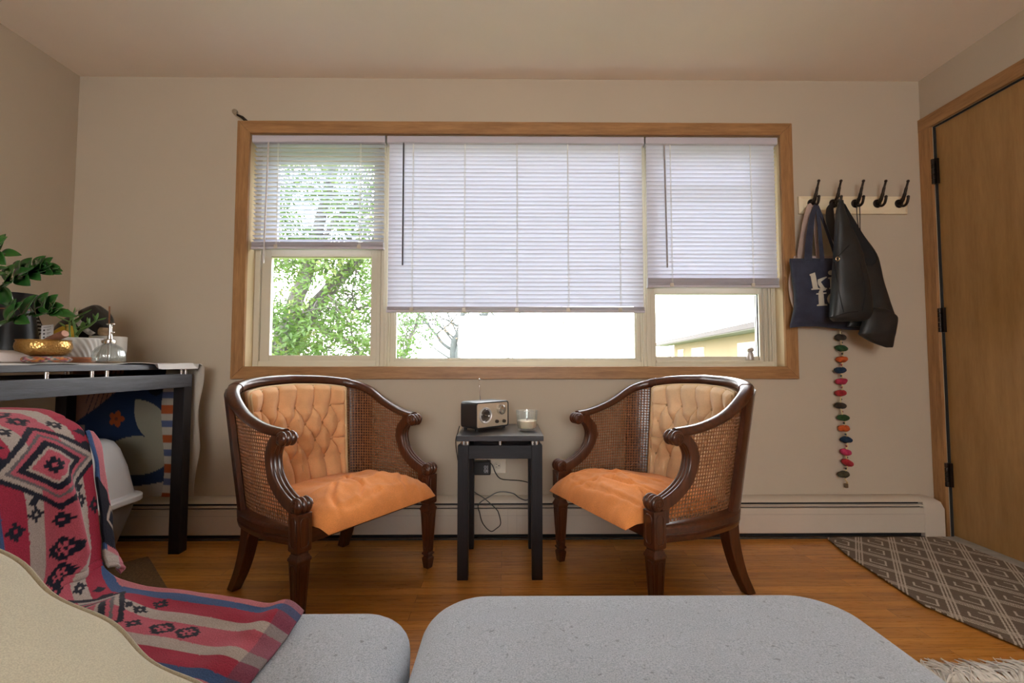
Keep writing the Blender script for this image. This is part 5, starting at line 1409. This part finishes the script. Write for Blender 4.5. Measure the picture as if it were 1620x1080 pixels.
for k in range(44):
    x = .72+1.01*k/43
    ang0 = random.uniform(-.9, .9); 
    for j in range(16):
        a = ang0+random.uniform(-.55, .55); L = random.uniform(.045, .105); zz = random.uniform(.006, .022); x0_ = x+random.uniform(-.012, .012)
        P3 = [Vector((x0_, 1.268, .008)), Vector((x0_+math.sin(a)*L*.35, 1.272+math.cos(a)*L*.35, zz+.006)), Vector((x0_+math.sin(a)*L*.7+random.uniform(-.006, .006), 1.272+math.cos(a)*L*.7, zz)), Vector((x0_+math.sin(a*1.2)*L, 1.272+math.cos(a)*L, .004+random.uniform(0, .008)))]
        g.tube(catmull(P3, 3), [.0024]*8+[.0016, .0010], 4)
g.obj('fringe', plain('cream_yarn', (.66, .62, .56), .95, var=.15, scale=60), fr_)

# ------------------------------------------------------------------ outside
GRD = -3.4
og = G().box(-45, 45, D+.16, 75, GRD-.2, GRD).obj('ground', plain('lawn', (.10, .16, .04), .95, var=.4, scale=.8)); og['kind'] = 'structure'
# neighbouring building
hs = thing('neighbour_house', 'yellow low building with brown eave and white windows seen through the slider window', 'building', (9, 20, GRD))
Ha, Hb = Vector((7.0, 9.5, 0)), Vector((9.35, 28.3, 0)); hd = (Hb-Ha).normalized(); hn = Vector((-hd.y, hd.x, 0))     # hn faces the window
HL = (Hb-Ha).length
def hbox(g, l0, l1, d0, d1, z0, z1):
    v = [Ha+hd*l+hn*d+Vector((0, 0, z)) for z in (z0, z1) for l, d in ((l0, d0), (l1, d0), (l1, d1), (l0, d1))]
    return g.add(v, [(0, 3, 2, 1), (4, 5, 6, 7), (0, 1, 5, 4), (1, 2, 6, 5), (2, 3, 7, 6), (3, 0, 4, 7)])
hbox(G(), 0, HL-1.6, -7, -.75, GRD, 1.93).obj('wall', plain('pale_yellow_brick', (.16, .115, .06), .85, var=.06, scale=2), hs, smooth=False)
g = G(); A_ = [Ha+hd*l+hn*d+Vector((0, 0, z)) for l in (-.5, HL) for d, z in ((0, 2.02), (0, 2.15), (-3.9, 2.95), (-3.9, 2.82))]
g.add(A_, [(0, 1, 2, 3), (7, 6, 5, 4), (0, 4, 5, 1), (1, 5, 6, 2), (2, 6, 7, 3), (3, 7, 4, 0)]); A_ = [Ha+hd*l+hn*d+Vector((0, 0, z)) for l in (-.5, HL) for d, z in ((-7.8, 2.02), (-7.8, 2.15), (-3.9, 2.95), (-3.9, 2.82))]
g.add(A_, [(0, 1, 2, 3), (7, 6, 5, 4), (0, 4, 5, 1), (1, 5, 6, 2), (2, 6, 7, 3), (3, 7, 4, 0)]); g.obj('roof', plain('brown_shingles', (.034, .022, .021), .9, var=.2, scale=6), hs, smooth=False)
hbox(G(), -.5, HL, -.02, .03, 1.96, 2.14).obj('fascia', plain('brown_fascia', (.026, .017, .017), .7), hs, smooth=False)
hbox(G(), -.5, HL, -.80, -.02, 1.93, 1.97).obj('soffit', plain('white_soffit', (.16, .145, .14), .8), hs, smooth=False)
WFR = plain('house_window_frame', (.50, .42, .28), .6); WPN = plain('house_pane', (.30, .33, .36), .1)
for l0, l1 in ((2.0, 3.3), (4.35, 7.3), (11.6, 13.4), (15.2, 16.2)):
    f_ = hbox(G(), l0-.1, l1+.1, -.76, -.70, -.30, 1.62).obj('window', WFR, hs, smooth=False)
    n_ = max(1, round((l1-l0)/1.4))
    for k in range(n_): hbox(G(), l0+(l1-l0)*k/n_+.04, l0+(l1-l0)*(k+1)/n_-.04, -.71, -.685, -.2, 1.54).obj('pane', WPN, f_, smooth=False)
g = G(); q = [Ha+hd*(HL-1.0)+hn*d+Vector((0, 0, z)) for d, z in ((-.05, 1.95), (-.1, 1.78), (-.62, 1.35), (-.70, 1.20), (-.70, GRD))]; g.tube(q, .05, 8); g.obj('downspout', plain('pale_downspout', (.50, .46, .38), .6), hs)
hbox(G(), 3.55, 3.9, -.70, -.30, 1.72, 1.80).obj('porch_lamp', plain('white_lamp_box', (.75, .74, .70), .5), hs, smooth=False)

def leafcloud(g, pts, size, spread, rnd):
    for c, r, n in pts:
        for _ in range(n):
            while True:
                d = Vector((rnd.uniform(-1, 1), rnd.uniform(-1, 1), rnd.uniform(-1, 1)))
                if d.length < 1: break
            p = Vector(c)+Vector((d.x*r[0], d.y*r[1], d.z*r[2]))
            if noise.noise(p*1.9) < spread: continue
            u = Vector((rnd.gauss(0, 1), rnd.gauss(0, 1), rnd.gauss(0, .6))).normalized(); v = u.orthogonal().normalized(); s = size*rnd.uniform(.6, 1.3)
            n0 = len(g.v); g.v += [p-u*s, p+v*s*.42, p+u*s, p-v*s*.42]; g.f.append((n0, n0+1, n0+2, n0+3))
def limb(g, pts, r0, r1, n=8, k=6):
    ph = catmull(pts, k); ph = [p+Vector((noise.noise(p*3), noise.noise(p*3+Vector((5, 0, 0))), noise.noise(p*3+Vector((0, 5, 0)))))*.04 for p in ph]
    g.tube(ph, list(np.linspace(r0, r1, len(ph))), n); return ph
def twigs(g, ph, r, n, L, rnd, up=.3):
    for _ in range(n):
        p = ph[rnd.randrange(len(ph)//4, len(ph))]; d = Vector((rnd.gauss(0, 1), rnd.gauss(0, .7), rnd.gauss(up, .7))).normalized(); l = L*rnd.uniform(.5, 1.2)
        q = p+d*l*.5+Vector((0, 0, rnd.uniform(-.1, .15))); e = p+d*l+Vector((rnd.uniform(-.2, .2), 0, rnd.uniform(-.25, .2))); t_ = limb(g, [p, q, e], r, r*.3, 5, 4)
        if r > .012: twigs(g, t_, r*.5, 3, L*.5, rnd, up)
BARK = plain('grey_bark', (.055, .052, .048), .9, var=.35, scale=8, bump=.6, bscale=30, bdist=.01)
rnd = random.Random(11)
t1 = thing('honey_locust', 'leafy light green tree with leaning trunks close outside the narrow double-hung window', 'tree', (-3.3, 6.4, GRD))
W6 = lambda px, py, y: pxw(px, py, y)
g = G(); root = Vector((-3.3, 6.6, GRD))
tr = []
tr.append(limb(g, [root, W6(425, 640, 6.5), W6(447, 540, 6.4), W6(470, 470, 6.3), W6(492, 405, 6.2), W6(520, 300, 6.2), W6(535, 150, 6.3)], .16, .045, 10))
tr.append(limb(g, [root, W6(450, 610, 6.6), W6(482, 515, 6.6), W6(512, 470, 6.6), W6(540, 437, 6.7), W6(575, 400, 6.8), W6(640, 330, 7.0), W6(700, 220, 7.2)], .15, .05, 10))
tr.append(limb(g, [W6(480, 520, 6.6), W6(500, 516, 6.4), W6(530, 530, 6.2), W6(560, 545, 6.1), W6(578, 580, 6.1)], .06, .03, 8))
tr.append(limb(g, [W6(447, 540, 6.4), W6(420, 470, 6.3), W6(400, 400, 6.2), W6(410, 280, 6.3)], .06, .02, 8))
tr.append(limb(g, [W6(492, 405, 6.2), W6(540, 340, 6.0), W6(590, 300, 6.0)], .04, .012, 6)); tr.append(limb(g, [W6(512, 470, 6.6), W6(560, 490, 6.4), W6(600, 470, 6.3)], .03, .01, 6))
for k, ph in enumerate(tr): twigs(g, ph, .018, 9 if k < 2 else 5, .8, rnd)
g.obj('trunk', BARK, t1, ang=180)
g = G(); leafcloud(g, [(W6(500, 470, 6.2), (1.5, 1.0, 1.5), 19000), (W6(500, 280, 6.2), (1.6, 1.0, 1.4), 14000), (W6(560, 545, 6.0), (.9, .6, .5), 2600), (W6(430, 540, 6.4), (.5, .6, .7), 900), (W6(640, 200, 7), (1.5, 1.1, 1.2), 2200)], .038, -.16, rnd)
fo = g.obj('foliage', leaf_mat('locust_leaves', [(.30, (.032, .072, .012)), (.55, (.066, .125, .022)), (.75, (.16, .145, .04))], 2.2, .40), t1, smooth=False, flip=True); fo['kind'] = 'stuff'
t2 = thing('bare_tree', 'thin autumn tree with few orange leaves farther off behind the picture window', 'tree', (-1.6, 15, GRD))
g = G(); root = W6(722, 590, 15); root.z = GRD; tr = []
tr.append(limb(g, [root, W6(724, 575, 15), W6(742, 535, 15), W6(765, 500, 15), W6(800, 420, 15), W6(820, 300, 15)], .20, .06, 9))
tr.append(limb(g, [root, W6(716, 570, 15), W6(726, 525, 15), W6(735, 480, 15), W6(740, 380, 15)], .15, .05, 9))
tr.append(limb(g, [W6(735, 560, 15), W6(770, 555, 14.7), W6(800, 545, 14.6), W6(850, 540, 14.5)], .07, .015, 7))
tr.append(limb(g, [W6(712, 552, 15), W6(690, 530, 15), W6(670, 500, 15), W6(640, 440, 15)], .06, .015, 7)); tr.append(limb(g, [W6(752, 530, 15), W6(775, 538, 14.8), W6(782, 525, 14.7)], .04, .012, 6))
for ph in tr: twigs(g, ph, .034, 9, 1.6, rnd)
g.obj('trunk', plain('pale_bark', (.045, .052, .053), .9, var=.3, scale=5), t2, ang=180)
g = G(); leafcloud(g, [(W6(690, 520, 15), (1.6, 1.2, 1.2), 900), (W6(760, 480, 15), (2.4, 1.5, 1.8), 800), (W6(800, 545, 14.7), (1.2, .8, .5), 240), (W6(700, 330, 15), (2.6, 1.5, 2.2), 900), (W6(900, 540, 15), (1.6, .8, .8), 90)], .055, .02, rnd)
fo = g.obj('foliage', leaf_mat('autumn_leaves', [(.3, (.15, .085, .045)), (.7, (.17, .13, .085))], 1.2, .4), t2, smooth=False, flip=True); fo['kind'] = 'stuff'
t3 = thing('small_green_tree', 'small bright green tree at the lower corner of the picture window', 'tree', (-2.4, 11, GRD))
g = G(); root = W6(632, 600, 11); root.z = GRD
ph = limb(g, [root, W6(634, 600, 11), W6(645, 550, 11), W6(662, 500, 11)], .10, .03, 8); twigs(g, ph, .02, 14, 1.0, rnd); g.obj('trunk', BARK, t3, ang=180)
g = G(); leafcloud(g, [(W6(662, 515, 11), (.55, .6, .5), 900), (W6(634, 555, 11), (.35, .5, .5), 450), (W6(685, 548, 11), (.16, .3, .35), 160)], .05, -.05, rnd)
fo = g.obj('foliage', leaf_mat('green_leaves', [(.3, (.035, .08, .02)), (.7, (.085, .14, .045))], 1.5, .4), t3, smooth=False, flip=True); fo['kind'] = 'stuff'
